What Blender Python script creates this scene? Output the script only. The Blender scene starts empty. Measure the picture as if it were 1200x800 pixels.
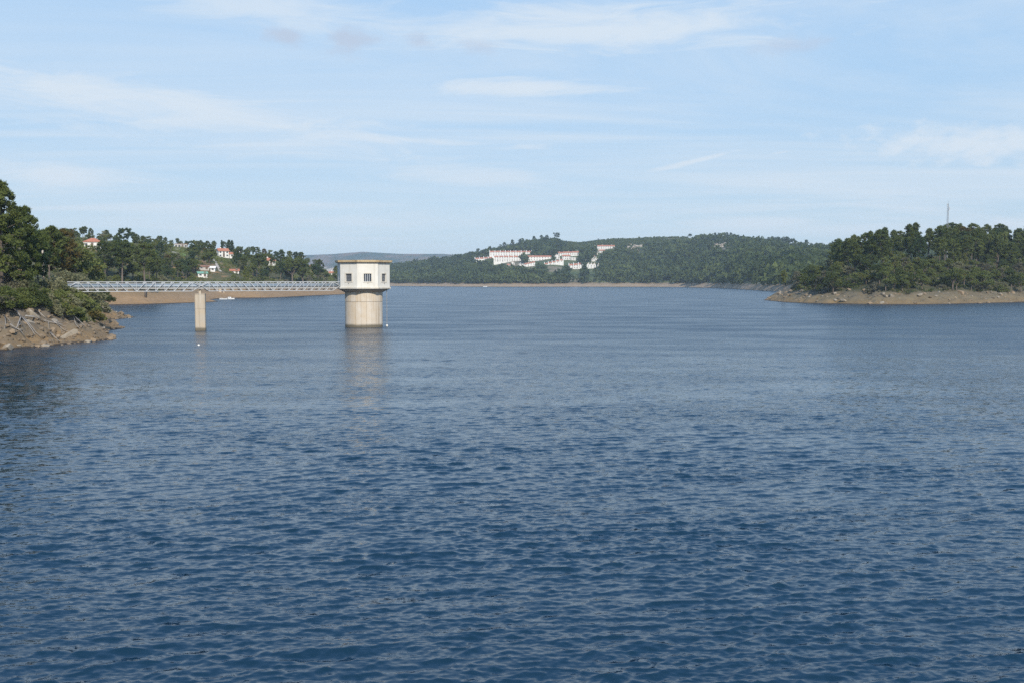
import bpy, bmesh, math, random
import numpy as np
from mathutils import Vector, Matrix

R = math.radians
rng = np.random.default_rng(11)
random.seed(5)
scene = bpy.context.scene
col = scene.collection

# ------------------------------------------------------------------ camera
CAM_H = 7.6
cam_d = bpy.data.cameras.new('camera')
cam_d.sensor_width = 36.0
cam_d.lens = 35.0
cam_d.clip_start = 0.5
cam_d.clip_end = 20000
cam = bpy.data.objects.new('camera', cam_d)
PITCH = math.atan(71 / 1167)
cam.location = (0, 0, CAM_H)
cam.rotation_euler = (math.pi / 2 - PITCH, 0, 0)
col.objects.link(cam)
scene.camera = cam

# ------------------------------------------------------------------ light, sky, exposure
SUN_EL, SUN_AZ = R(34), R(164)          # azimuth clockwise from +Y: behind the camera, to the right
sun_vec = Vector((math.sin(SUN_AZ) * math.cos(SUN_EL), math.cos(SUN_AZ) * math.cos(SUN_EL), math.sin(SUN_EL)))
sd = bpy.data.lights.new('sun', 'SUN')
sd.energy = 3.9
sd.angle = R(0.5)
sd.color = (1.0, 0.93, 0.82)
so = bpy.data.objects.new('sun', sd)
so.rotation_euler = (-sun_vec).to_track_quat('-Z', 'Y').to_euler()
col.objects.link(so)

vs = scene.view_settings
vs.view_transform = 'Standard'
vs.look = 'None'
vs.exposure = 0.35
vs.gamma = 1.0
vs.use_curve_mapping = False
scene.cycles.use_denoising = False
scene.cycles.use_adaptive_sampling = False
scene.cycles.sample_clamp_direct = 6.0
scene.cycles.sample_clamp_indirect = 4.0
scene.cycles.max_bounces = 6
scene.cycles.diffuse_bounces = 2
scene.cycles.glossy_bounces = 2
scene.cycles.transparent_max_bounces = 8
scene.cycles.volume_bounces = 0


class NT:
    """small wrapper that wires shader nodes"""
    def __init__(self, tree):
        self.t = tree
        self.n = tree.nodes
        self.l = tree.links

    def node(self, kind, **kw):
        nd = self.n.new(kind)
        for k, v in kw.items():
            setattr(nd, k, v)
        return nd

    def put(self, sock, v):
        if hasattr(v, 'links') or hasattr(v, 'is_linked'):
            self.l.new(v, sock)
        else:
            sock.default_value = v

    def math(self, op, a, b=0.0, c=0.0, clamp=False):
        nd = self.node('ShaderNodeMath', operation=op, use_clamp=clamp)
        self.put(nd.inputs[0], a)
        self.put(nd.inputs[1], b)
        self.put(nd.inputs[2], c)
        return nd.outputs[0]

    def mix(self, f, a, b, mode='MIX'):
        nd = self.node('ShaderNodeMix', data_type='RGBA', blend_type=mode)
        self.put(nd.inputs[0], f)
        for s, v in ((nd.inputs[6], a), (nd.inputs[7], b)):
            if isinstance(v, (tuple, list)):
                s.default_value = (v[0], v[1], v[2], 1)
            else:
                self.l.new(v, s)
        return nd.outputs[2]

    def noise(self, vec, scale, detail=3.0, rough=0.55, dist=0.0):
        nd = self.node('ShaderNodeTexNoise')
        if vec is not None:
            self.l.new(vec, nd.inputs['Vector'])
        nd.inputs['Scale'].default_value = scale
        nd.inputs['Detail'].default_value = detail
        nd.inputs['Roughness'].default_value = rough
        nd.inputs['Distortion'].default_value = dist
        return nd.outputs[0]

    def rng(self, v, a, b, c=0.0, d=1.0, smooth=True):
        nd = self.node('ShaderNodeMapRange', interpolation_type='SMOOTHSTEP' if smooth else 'LINEAR')
        self.put(nd.inputs[0], v)
        for i, x in enumerate((a, b, c, d)):
            self.put(nd.inputs[i + 1], x)
        return nd.outputs[0]

    def scalev(self, vec, s, rot=(0, 0, 0), loc=(0, 0, 0)):
        nd = self.node('ShaderNodeMapping')
        self.l.new(vec, nd.inputs[0])
        nd.inputs['Scale'].default_value = s
        nd.inputs['Rotation'].default_value = rot
        nd.inputs['Location'].default_value = loc
        return nd.outputs[0]


world = bpy.data.worlds.new('World')
scene.world = world
world.use_nodes = True
wn = NT(world.node_tree)
bg = wn.n['Background']
bg.inputs[1].default_value = 0.15
sk = wn.node('ShaderNodeTexSky', sky_type='NISHITA', sun_disc=False)
sk.sun_elevation = SUN_EL
sk.sun_rotation = SUN_AZ
sk.altitude = 200
sk.air_density = 1.0
sk.dust_density = 0.25
sk.ozone_density = 2.2
wc = wn.node('ShaderNodeTexCoord').outputs['Generated']
sep = wn.node('ShaderNodeSeparateXYZ')
wn.l.new(wc, sep.inputs[0])
dx, dy, dz = sep.outputs
az = wn.math('MULTIPLY', wn.math('ARCTAN2', dx, dy), 57.2958)     # degrees right of +Y
el = wn.math('MULTIPLY', wn.math('ARCSINE', dz), 57.2958)
# cirrus on a flat high layer
zz = wn.math('ADD', wn.math('MAXIMUM', dz, 0.0), 0.045)
cmb = wn.node('ShaderNodeCombineXYZ')
wn.l.new(wn.math('DIVIDE', dx, zz), cmb.inputs[0])
wn.l.new(wn.math('DIVIDE', dy, zz), cmb.inputs[1])
layer = cmb.outputs[0]
n1 = wn.noise(wn.scalev(layer, (0.20, 0.50, 1), (0, 0, R(-12))), 1.0, 9, 0.62, 1.3)
n2 = wn.noise(wn.scalev(layer, (0.07, 0.16, 1), (0, 0, R(10)), (3.3, 1.7, 0)), 1.0, 4, 0.5)
veil = wn.math('MULTIPLY', wn.rng(n1, 0.34, 0.74), wn.rng(n2, 0.22, 0.56))
amount = wn.math('ADD', wn.math('MULTIPLY', veil, wn.rng(el, 15.0, 34.0, 0.80, 0.15)), 0.03)
# named clouds: azimuth, elevation, half sizes, tilt (deg), strength
azel = wn.node('ShaderNodeCombineXYZ')
wn.l.new(az, azel.inputs[0])
wn.l.new(el, azel.inputs[1])
fray = wn.noise(wn.scalev(azel.outputs[0], (0.15, 0.9, 1), (0, 0, R(6))), 1.0, 9, 0.66, 0.7)
puff = wn.noise(wn.scalev(azel.outputs[0], (0.7, 1.3, 1)), 1.0, 5, 0.55)
def cloud(a0, e0, sa, se, tilt, tex, gain):
    t = R(tilt)
    da = wn.math('SUBTRACT', az, a0)
    de = wn.math('SUBTRACT', el, e0)
    u = wn.math('ADD', wn.math('MULTIPLY', da, math.cos(t) / sa), wn.math('MULTIPLY', de, math.sin(t) / sa))
    v = wn.math('ADD', wn.math('MULTIPLY', da, -math.sin(t) / se), wn.math('MULTIPLY', de, math.cos(t) / se))
    r2 = wn.math('ADD', wn.math('MULTIPLY', u, u), wn.math('MULTIPLY', v, v))
    body = wn.math('SUBTRACT', 1.0, wn.math('POWER', r2, 0.5))
    m = wn.math('ADD', body, wn.math('MULTIPLY', wn.math('SUBTRACT', tex, 0.5), 2.2))
    return wn.math('MULTIPLY', wn.rng(m, -0.25, 1.0), min(0.9, gain * 1.75))
white = amount
for c in ((-18.5, 9.2, 17.0, 2.3, -6.0, fray, 0.62), (-6.0, 7.9, 9.0, 0.45, -3.0, fray, 0.55),
          (1.0, 10.8, 7.5, 0.7, 0.5, fray, 0.62), (-24.0, 5.4, 5.5, 1.0, -2.0, fray, 0.60),
          (25.0, 7.0, 8.0, 1.35, -2.0, puff, 0.80), (10.5, 6.7, 3.6, 0.22, 12.0, fray, 0.50), (15.0, 7.0, 1.8, 0.2, 8.0, fray, 0.45),
          (5.0, 13.8, 16.0, 1.8, 1.0, fray, 0.50), (-2.0, 5.9, 9.0, 0.9, -2.0, fray, 0.40),
          (-9.0, 3.3, 8.0, 0.45, 0.0, fray, 0.35), (14.0, 3.2, 5.0, 0.5, 2.0, fray, 0.42),
          (27.0, 2.9, 6.0, 0.5, 0.0, puff, 0.5), (-14.0, 14.6, 16.0, 1.4, -4.0, fray, 0.42)):
    white = wn.math('MAXIMUM', white, cloud(*c))
hz = wn.rng(el, 25.0, 100.0, 0.92, 0.25)                                # pale moist air, thinning upward, all round
paleair = wn.mix(wn.rng(el, 0.0, 12.0), (2.85, 3.58, 4.22), (2.18, 3.32, 4.62))
paleair = wn.mix(wn.rng(el, 9.0, 40.0), paleair, (1.05, 2.55, 5.30))
skyc = wn.mix(hz, sk.outputs[0], paleair)
skyc = wn.mix(wn.math('MINIMUM', white, 1.0), skyc, (3.85, 4.30, 4.75))
grey = None
for c in ((-12.7, 13.2, 1.3, 0.55, 0.0, puff, 0.5), (-9.0, 13.1, 1.5, 0.85, 8.0, puff, 0.55), (-5.2, 13.2, 0.8, 0.5, 0, puff, 0.4),
          (-1.8, 13.0, 1.5, 0.5, 5, puff, 0.3), (15.3, 12.6, 2.2, 0.5, 3, puff, 0.3), (28.6, 10.4, 1.2, 0.5, 0, puff, 0.35)):
    g = cloud(*c)
    grey = g if grey is None else wn.math('MAXIMUM', grey, g)
skyc = wn.mix(grey, skyc, (2.75, 3.25, 4.05))
wn.l.new(skyc, bg.inputs[0])

# ------------------------------------------------------------------ helpers: objects
def tag(o, label=None, cat=None, group=None, kind=None):
    if label: o['label'] = label
    if cat: o['category'] = cat
    if group: o['group'] = group
    if kind: o['kind'] = kind
    return o

def link(o, parent=None):
    col.objects.link(o)
    if parent is not None:
        o.parent = parent
    return o

def thing(name, label, cat, loc=(0, 0, 0), rz=0.0, group=None):
    o = bpy.data.objects.new(name, None)
    o.empty_display_size = 0.5
    o.location = loc
    o.rotation_euler = (0, 0, rz)
    link(o)
    return tag(o, label, cat, group)

def np_mesh(name, V, F, mats, smooth=False, attrs=None):
    V = np.asarray(V, dtype=np.float32)
    F = np.asarray(F, dtype=np.int32)
    k = F.shape[1]
    me = bpy.data.meshes.new(name)
    me.vertices.add(len(V))
    me.vertices.foreach_set('co', V.ravel())
    me.loops.add(F.size)
    me.loops.foreach_set('vertex_index', F.ravel())
    me.polygons.add(len(F))
    me.polygons.foreach_set('loop_start', np.arange(0, F.size, k, dtype=np.int32))
    if smooth:
        me.polygons.foreach_set('use_smooth', np.ones(len(F), dtype=bool))
    me.update(calc_edges=True)
    for m in (mats if isinstance(mats, (list, tuple)) else [mats]):
        me.materials.append(m)
    for an, data in (attrs or {}).items():
        a = me.attributes.new(an, 'FLOAT', 'POINT')
        a.data.foreach_set('value', np.asarray(data, dtype=np.float32))
    return me

def obj(name, me, parent=None, loc=None, rz=None):
    o = bpy.data.objects.new(name, me)
    if loc is not None: o.location = loc
    if rz is not None: o.rotation_euler = (0, 0, rz)
    return link(o, parent)

class MB:
    """collects boxes, beams, tubes and prisms, then builds one mesh"""
    def __init__(self):
        self.v, self.f, self.m = [], [], []

    def add(self, vs, fs, mi=0):
        b = len(self.v)
        self.v += [tuple(p) for p in vs]
        self.f += [tuple(b + i for i in f) for f in fs]
        self.m += [mi] * len(fs)
        return self

    def box(self, c, s, mi=0, rz=0.0):
        x, y, z = s[0] / 2, s[1] / 2, s[2] / 2
        ca, sa = math.cos(rz), math.sin(rz)
        vs = []
        for sz in (-z, z):
            for px, py in ((-x, -y), (x, -y), (x, y), (-x, y)):
                vs.append((c[0] + px * ca - py * sa, c[1] + px * sa + py * ca, c[2] + sz))
        return self.add(vs, [(3, 2, 1, 0), (4, 5, 6, 7), (0, 1, 5, 4), (1, 2, 6, 5), (2, 3, 7, 6), (3, 0, 4, 7)], mi)

    def beam(self, p, q, w, h=None, mi=0):
        h = h or w
        p, q = Vector(p), Vector(q)
        d = (q - p).normalized()
        up = Vector((0, 0, 1)) if abs(d.z) < 0.95 else Vector((0, 1, 0))
        s = d.cross(up).normalized() * (w / 2)
        u = s.cross(d).normalized() * (h / 2)
        vs = [p - s - u, p + s - u, p + s + u, p - s + u, q - s - u, q + s - u, q + s + u, q - s + u]
        return self.add(vs, [(0, 1, 2, 3), (7, 6, 5, 4), (0, 4, 5, 1), (1, 5, 6, 2), (2, 6, 7, 3), (3, 7, 4, 0)], mi)

    def tube(self, pts, radii, n=6, mi=0, cap=True):
        pts = [Vector(p) for p in pts]
        rings = []
        for i, p in enumerate(pts):
            d = (pts[min(i + 1, len(pts) - 1)] - pts[max(i - 1, 0)]).normalized()
            a = d.cross(Vector((0.31, 0.95, 0.0)) if abs(d.y) < 0.9 else Vector((1, 0, 0))).normalized()
            b = d.cross(a)
            rings.append([p + (a * math.cos(2 * math.pi * k / n) + b * math.sin(2 * math.pi * k / n)) * radii[i] for k in range(n)])
        vs = [v for r in rings for v in r]
        fs = []
        for i in range(len(pts) - 1):
            for k in range(n):
                fs.append((i * n + k, i * n + (k + 1) % n, (i + 1) * n + (k + 1) % n, (i + 1) * n + k))
        if cap:
            fs.append(tuple(range(n))[::-1])
            fs.append(tuple((len(pts) - 1) * n + k for k in range(n)))
        return self.add(vs, fs, mi)

    def prism(self, poly, z0, z1, mi=0, poly2=None):
        n = len(poly)
        p2 = poly2 or poly
        vs = [(x, y, z0) for x, y in poly] + [(x, y, z1) for x, y in p2]
        fs = [(k, (k + 1) % n, n + (k + 1) % n, n + k) for k in range(n)]
        fs += [tuple(range(n))[::-1], tuple(range(n, 2 * n))]
        return self.add(vs, fs, mi)

    def mesh(self, name, mats, smooth=False):
        me = bpy.data.meshes.new(name)
        me.from_pydata(self.v, [], self.f)
        for m in (mats if isinstance(mats, (list, tuple)) else [mats]):
            me.materials.append(m)
        if any(self.m):
            me.polygons.foreach_set('material_index', self.m)
        if smooth:
            me.polygons.foreach_set('use_smooth', [True] * len(me.polygons))
        me.update()
        return me

    def build(self, name, mats, parent=None, loc=None, rz=None, smooth=False):
        return obj(name, self.mesh(name, mats, smooth), parent, loc, rz)

# ------------------------------------------------------------------ helpers: noise and shoreline distance
def vnoise(x, y, seed=0):
    xi, yi = np.floor(x).astype(np.int64), np.floor(y).astype(np.int64)
    fx, fy = x - xi, y - yi
    fx, fy = fx * fx * (3 - 2 * fx), fy * fy * (3 - 2 * fy)
    def h(a, b):
        n = (a * 374761393 + b * 668265263 + seed * 974634777) & 0xFFFFFFFF
        n = ((n ^ (n >> 13)) * 1274126177) & 0xFFFFFFFF
        return ((n ^ (n >> 16)) & 0xFFFF) / 65535.0
    return (h(xi, yi) * (1 - fx) + h(xi + 1, yi) * fx) * (1 - fy) + (h(xi, yi + 1) * (1 - fx) + h(xi + 1, yi + 1) * fx) * fy

def fbm(x, y, s, oct=4, seed=0):
    x, y = np.asarray(x, float) / s, np.asarray(y, float) / s
    t, a, tot = 0, 1.0, 0
    for k in range(oct):
        t = t + a * vnoise(x * 2 ** k + 17 * k, y * 2 ** k - 9 * k, seed + k)
        tot += a
        a *= 0.5
    return t / tot * 2 - 1

def blocks(x, y, s, seed):
    """jointed rock: flat-topped blocks of unequal height, skewed and jostled"""
    u = (x * 0.86 + y * 0.5) / s + 0.9 * fbm(x, y, s * 2.2, 2, seed)
    v = (y * 0.86 - x * 0.5) / (s * 0.7) + 0.9 * fbm(x, y, s * 2.2, 2, seed + 4)
    n = (np.floor(u).astype(np.int64) * 374761393 + np.floor(v).astype(np.int64) * 668265263 + seed * 974634777) & 0xFFFFFFFF
    n = ((n ^ (n >> 13)) * 1274126177) & 0xFFFFFFFF
    return ((n ^ (n >> 16)) & 0xFFFF) / 65535.0

def sdist(poly, x, y):
    x, y = np.asarray(x, float), np.asarray(y, float)
    best = np.full(x.shape, 1e18)
    inside = np.zeros(x.shape, bool)
    P = np.array(poly, float)
    for i in range(len(P)):
        (x0, y0), (x1, y1) = P[i], P[(i + 1) % len(P)]
        ex, ey = x1 - x0, y1 - y0
        t = np.clip(((x - x0) * ex + (y - y0) * ey) / (ex * ex + ey * ey + 1e-12), 0, 1)
        best = np.minimum(best, (x - x0 - t * ex) ** 2 + (y - y0 - t * ey) ** 2)
        if y0 != y1:
            c = ((y0 > y) != (y1 > y)) & (x < ex * (y - y0) / (y1 - y0) + x0)
            inside ^= c
    d = np.sqrt(best)
    return np.where(inside, d, -d)

def sm(t):
    t = np.clip(t, 0, 1)
    return t * t * (3 - 2 * t)

# ------------------------------------------------------------------ terrain shapes (world metres)
LEFT_SHORE = [(-58, -80), (-57, 60), (-56, 105), (-54.6, 114), (-53.2, 120), (-52.0, 126), (-52.0, 130.5), (-54.5, 133.5), (-57.5, 138),
              (-60.3, 146), (-61.8, 152), (-62.6, 160), (-64.4, 163), (-68.5, 166), (-76, 180), (-79.2, 191), (-77.6, 198),
              (-78.6, 207), (-85, 213), (-97, 225), (-115, 250), (-134, 285), (-139, 300), (-128, 308), (-115, 320), (-109, 338),
              (-105.5, 352), (-105.5, 358), (-112, 374), (-120, 395), (-123, 418), (-121, 434), (-107, 438), (-103, 461), (-101, 493),
              (-96, 525), (-93, 545), (-88, 585), (-88, 640), (-96, 710), (-125, 800), (-220, 900), (-520, 1000), (-700, 400), (-520, -80)]
HEAD_SHORE = [(98.5, 391), (96.3, 372), (95, 349), (98, 336), (102, 326), (106.5, 327), (109, 322.5), (115, 313.5), (125, 315), (136, 317), (155, 331),
              (179, 348), (238, 370), (330, 386), (520, 410), (760, 420), (760, 860), (230, 860), (176, 640), (150, 570), (130, 500), (116, 450), (106, 412)]

def h_left(x, y):
    x, y = np.asarray(x, float), np.asarray(y, float)
    d = sdist(LEFT_SHORE, x, y)
    near = 1 - sm((y - 200) / 50)
    d = d + near * 0.8 * fbm(x, y, 4.5, 3, 3) + (1 - near) * 1.5 * fbm(x, y, 22, 3, 5)
    wb = 9.0 * near + 13.0 * (1 - near)
    zb = 4.1 + 0.5 * fbm(x, y, 30, 2, 9)
    t = np.clip(d / wb, 0, 1)
    z = zb * (0.75 * t + 0.25 * t * t)
    grad = 0.42 * near + 0.43 * (1 - near)
    cap = 12.0 * near + 31.0 * (1 - near)
    up = np.maximum(d - wb, 0)
    z = z + cap * (1 - np.exp(-grad * up / cap)) + sm(up / 25) * 1.5 * fbm(x, y, 45, 3, 21)
    rough = near * (1.3 * fbm(x, y, 2.4, 3, 31) + 1.0 * np.abs(fbm(x + 0.6 * y, y * 0.35, 5, 3, 41))) + (1 - near) * 0.22 * fbm(x, y, 6, 3, 51)
    rough = rough + near * (0.75 * blocks(x, y, 2.0, 7) + 0.4 * blocks(x, y, 0.95, 8) - 0.35)
    z = z + rough * sm(d / 2.5) * (1 - 0.6 * sm(up / 8))
    return np.where(d > 0, z, np.maximum(-3.0, 0.5 * d))

def h_head(x, y):
    x, y = np.asarray(x, float), np.asarray(y, float)
    d = sdist(HEAD_SHORE, x, y)
    d = d + 1.0 * fbm(x, y, 9, 3, 63)
    wb = 12.0
    t = np.clip(d / wb, 0, 1)
    z = (3.5 + 0.5 * fbm(x, y, 28, 2, 67)) * (0.8 * t + 0.2 * t * t)
    up = np.maximum(d - wb, 0)
    z = z + 22.0 * (1 - np.exp(-0.33 * up / 22.0)) + sm(up / 25) * 1.5 * fbm(x, y, 40, 3, 71)
    z = z + (0.8 * fbm(x, y, 4, 3, 73) + 0.6 * np.abs(fbm(x, y, 7, 2, 75)) + 0.9 * blocks(x, y, 3.4, 17) + 0.5 * blocks(x, y, 1.7, 18) - 0.5) * sm(d / 3) * (1 - 0.6 * sm(up / 8))
    return np.where(d > 0, z, np.maximum(-3.0, 0.45 * d))

# far shore and crest, by direction x / y
_b = (np.array([200, 300, 460, 540, 640, 757, 800, 840, 868, 896, 930, 1000, 1300, 1700]) - 600) / 1167
_ys = np.array([1600, 1500, 1375, 1225, 1205, 1200, 1140, 1020, 860, 730, 620, 560, 560, 600])
_c = (np.array([200, 400, 460, 500, 540, 570, 600, 625, 650, 680, 700, 720, 760, 800, 850, 875, 900, 940, 1000, 1300, 1700]) - 600) / 1167
_py = np.array([324, 320, 315, 309.0, 304, 297.5, 291.5, 286, 283.5, 286, 283, 280.5, 279.5, 279.0, 281.5, 285, 289.0, 293, 295, 296, 297])
def far_tables(b):
    ys = np.interp(b, _b, _ys) + 14 * fbm(b * 1200, b * 0, 90, 4, 81) * 1.6
    yc = ys * 0.35 + 1330
    zc = CAM_H + (329 - np.interp(b, _c, _py)) / 1167 * yc
    return ys, yc, zc

def h_far(x, y):
    x, y = np.asarray(x, float), np.asarray(y, float)
    b = x / y
    ys, yc, zc = far_tables(b)
    d = y - ys
    beach = (3.5 + 1.0 * fbm(x, y, 60, 3, 95)) * np.clip(d / 18, 0, 1)
    t = np.clip((d - 18) / (yc - ys - 18), 0, 3)
    rise = np.where(t < 1, 0.80 * t + 0.20 * np.sin(t * math.pi / 2), 1 - 0.25 * (t - 1))
    z = beach + (zc - 3.5) * rise + np.sin(np.clip(t, 0, 1) * math.pi) * (7 * fbm(x, y, 210, 3, 91) + 2.0 * fbm(x, y, 40, 2, 93))
    return np.where(d > 0, z, np.maximum(-3, 0.3 * d))

def h_ridge(x, y):
    b = np.asarray(x, float) / np.asarray(y, float)
    px = b * 1167 + 600
    t = (np.asarray(y, float) - 3000) / 1100
    top = np.interp(px, [200, 330, 355, 390, 425, 470, 520, 560, 700], [306, 302, 299.5, 298.2, 295.5, 298, 298, 301, 304])
    zc = CAM_H + (329 - top) / 1167 * 4100
    prof = np.where(t < 0, t, np.where(t < 1, t, 1 - 0.5 * (t - 1)))
    return zc * prof + np.sin(np.clip(t, 0, 1) * math.pi) * 16 * fbm(x, y, 420, 4, 97)

def at(px, y):
    """x of the spot at depth y that lies in the direction of picture column px (1200 wide)"""
    return (px - 600) / 1167 * y

def ray_z(py, y):
    s = (400 - py) / 1167
    return CAM_H + y * (s * math.cos(PITCH) - math.sin(PITCH)) / (math.cos(PITCH) + s * math.sin(PITCH))

def on_ground(px, py, h, y0, y1):
    """first spot of the terrain h seen in that direction"""
    ys = np.linspace(y0, y1, 1200)
    zs = h(at(px, ys), ys)
    hit = np.nonzero(zs >= ray_z(py, ys))[0]
    k = hit[0] if len(hit) else int(np.argmax((zs - CAM_H) / ys))       # else the crest
    return float(at(px, ys[k])), float(ys[k]), float(zs[k])

# ------------------------------------------------------------------ materials
def new_mat(name):
    m = bpy.data.materials.new(name)
    m.use_nodes = True
    t = NT(m.node_tree)
    return m, t, t.n['Principled BSDF']

def geo_pos(t):
    return t.node('ShaderNodeNewGeometry').outputs['Position']

def simple(name, c1, c2, scale=2.0, rough=0.8, bump=0.0, bscale=12.0, objvar=0.0, metal=0.0, stretch=(1, 1, 1)):
    m, t, p = new_mat(name)
    co = t.node('ShaderNodeTexCoord').outputs['Object']
    f = t.rng(t.noise(t.scalev(co, stretch), scale, 5, 0.6), 0.3, 0.7)
    if objvar:
        rnd = t.node('ShaderNodeObjectInfo').outputs['Random']
        f = t.math('ADD', t.math('MULTIPLY', f, 1 - objvar), t.math('MULTIPLY', rnd, objvar))
    t.l.new(t.mix(f, c1, c2), p.inputs['Base Color'])
    p.inputs['Roughness'].default_value = rough
    p.inputs['Metallic'].default_value = metal
    if bump:
        b = t.node('ShaderNodeBump')
        b.inputs['Strength'].default_value = bump
        b.inputs['Distance'].default_value = 0.05
        t.l.new(t.noise(co, bscale, 4, 0.6), b.inputs['Height'])
        t.l.new(b.outputs[0], p.inputs['Normal'])
    return m

def foliage(name, dark, light, warm=None):
    m, t, p = new_mat(name)
    t.n.remove(p)
    rnd = t.node('ShaderNodeObjectInfo').outputs['Random']
    tone = t.node('ShaderNodeAttribute', attribute_name='tone').outputs['Fac']
    f = t.math('ADD', t.math('MULTIPLY', tone, 0.6), t.math('MULTIPLY', rnd, 0.4))
    c = t.mix(f, dark, light)
    if warm:
        nz = t.noise(t.node('ShaderNodeTexCoord').outputs['Object'], 0.45, 2)
        c = t.mix(t.math('MULTIPLY', t.rng(nz, 0.52, 0.7), t.rng(rnd, 0.35, 0.95)), c, warm)
    d = t.node('ShaderNodeBsdfDiffuse')
    tr = t.node('ShaderNodeBsdfTranslucent')
    mx = t.node('ShaderNodeMixShader')
    mx.inputs[0].default_value = 0.40
    t.l.new(c, d.inputs[0])
    t.l.new(c, tr.inputs[0])
    t.l.new(d.outputs[0], mx.inputs[1])
    t.l.new(tr.outputs[0], mx.inputs[2])
    t.l.new(mx.outputs[0], t.n['Material Output'].inputs[0])
    return m

M = {}
M['pine'] = foliage('pine_needles', (0.0561, 0.083, 0.0244), (0.1769, 0.2013, 0.0634))
M['pine_blue'] = foliage('blue_green_needles', (0.039, 0.0683, 0.0293), (0.1074, 0.1464, 0.0586))
M['pine_rust'] = foliage('rusty_needles', (0.0732, 0.0634, 0.022), (0.183, 0.1403, 0.0488))
M['oak'] = foliage('oak_leaves', (0.0805, 0.11, 0.0322), (0.2281, 0.2483, 0.0805), (0.17, 0.135, 0.045))
M['olive'] = foliage('olive_leaves', (0.1543, 0.1571, 0.0814), (0.3507, 0.3367, 0.1964))
M['yellow'] = foliage('yellow_green_leaves', (0.1098, 0.1342, 0.0244), (0.2684, 0.2806, 0.0549))
M['greyscrub'] = foliage('grey_scrub', (0.1193, 0.115, 0.0729), (0.2525, 0.2357, 0.1543))
M['darkbush'] = foliage('dark_bush_leaves', (0.0457, 0.0697, 0.0242), (0.1316, 0.1557, 0.0537))
M['bark'] = simple('bark', (0.07, 0.055, 0.043), (0.17, 0.135, 0.11), 3, 0.95, 0.6, 9, 0.3, stretch=(1, 1, 0.2))
M['bleached'] = simple('bleached_wood', (0.22, 0.20, 0.18), (0.38, 0.35, 0.31), 4, 0.9, 0.3, 14, 0.3)

# rock and soil of the drawdown shores
def shore_mat(name, low, mid, high, scrub1, scrub2, ztop, scale, dry=None, strata=0.0):
    m, t, p = new_mat(name)
    pos = geo_pos(t)
    s = t.node('ShaderNodeSeparateXYZ')
    t.l.new(pos, s.inputs[0])
    z = s.outputs[2]
    big = t.noise(pos, 1.0 / scale, 4, 0.6)
    fine = t.noise(pos, 6.0 / scale, 5, 0.65)
    zj = t.math('ADD', z, t.math('MULTIPLY', t.math('SUBTRACT', big, 0.5), 2.6))
    c = t.mix(t.rng(zj, 0.4, 2.0), low, mid)
    c = t.mix(t.rng(zj, 1.8, ztop - 0.6), c, high)
    c = t.mix(t.math('MULTIPLY', t.rng(fine, 0.40, 0.70), 0.75), c, t.mix(0.5, (0.10, 0.08, 0.065), low))
    if strata:
        w = t.node('ShaderNodeTexWave', wave_type='BANDS', bands_direction='Z')
        t.l.new(pos, w.inputs[0])
        w.inputs['Scale'].default_value = 0.75
        w.inputs['Distortion'].default_value = 2.5
        w.inputs['Detail'].default_value = 3
        w.inputs['Detail Scale'].default_value = 0.4
        c = t.mix(t.math('MULTIPLY', w.outputs[1], strata), c, tuple(0.62 * q for q in mid))
    g = t.mix(t.rng(t.noise(pos, 1.6 / scale, 5, 0.6), 0.36, 0.64), scrub1, scrub2)
    if dry:
        g = t.mix(t.rng(t.noise(t.scalev(pos, (0.5, 0.5, 2.2)), 0.9 / scale, 4, 0.55), 0.54, 0.62), g, dry)
    zg = t.math('ADD', z, t.math('MULTIPLY', t.math('SUBTRACT', fine, 0.5), 1.6))
    c = t.mix(t.rng(zg, ztop - 0.4, ztop + 0.6), c, g)
    c = t.mix(t.rng(z, 0.28, 0.08), c, (0.045, 0.036, 0.028))          # wet rim at the water
    t.l.new(c, p.inputs['Base Color'])
    p.inputs['Roughness'].default_value = 0.92
    p.inputs['Specular IOR Level'].default_value = 0.2
    b = t.node('ShaderNodeBump')
    b.inputs['Strength'].default_value = 0.8
    b.inputs['Distance'].default_value = 0.06 * scale
    t.l.new(fine, b.inputs['Height'])
    t.l.new(b.outputs[0], p.inputs['Normal'])
    return m

M['near_bank'] = shore_mat('near_bank_rock', (0.215, 0.145, 0.075), (0.155, 0.122, 0.08), (0.135, 0.115, 0.088), (0.10, 0.085, 0.05), (0.055, 0.06, 0.03), 4.6, 3.0)
M['hillside'] = shore_mat('hillside_soil', (0.33, 0.205, 0.10), (0.34, 0.225, 0.125), (0.25, 0.18, 0.10), (0.055, 0.062, 0.026), (0.10, 0.092, 0.042), 4.3, 9.0, (0.25, 0.155, 0.08), 0.65)
M['headland'] = shore_mat('headland_rock', (0.20, 0.14, 0.07), (0.165, 0.135, 0.082), (0.13, 0.112, 0.075), (0.055, 0.058, 0.026), (0.085, 0.075, 0.04), 3.9, 7.0, None, 0.2)
M['far_hill'] = shore_mat('far_hill_ground', (0.33, 0.24, 0.15), (0.32, 0.235, 0.155), (0.24, 0.18, 0.11), (0.055, 0.080, 0.028), (0.105, 0.115, 0.045), 5.0, 30.0, (0.19, 0.16, 0.105))
def ridge_mat():
    m, t, p = new_mat('distant_ridge_ground')
    pos = geo_pos(t)
    a = t.rng(t.noise(t.scalev(pos, (1, 0.35, 1), (0, 0, R(25))), 0.007, 6, 0.66), 0.43, 0.60)
    c = t.mix(a, (0.012, 0.035, 0.016), (0.13, 0.085, 0.055))
    b = t.rng(t.noise(t.scalev(pos, (1, 0.18, 1), (0, 0, R(-40))), 0.008, 4, 0.55), 0.58, 0.63)
    t.l.new(t.mix(b, c, (0.42, 0.32, 0.22)), p.inputs['Base Color'])
    p.inputs['Roughness'].default_value = 1.0
    return m
M['ridge'] = ridge_mat()
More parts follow.
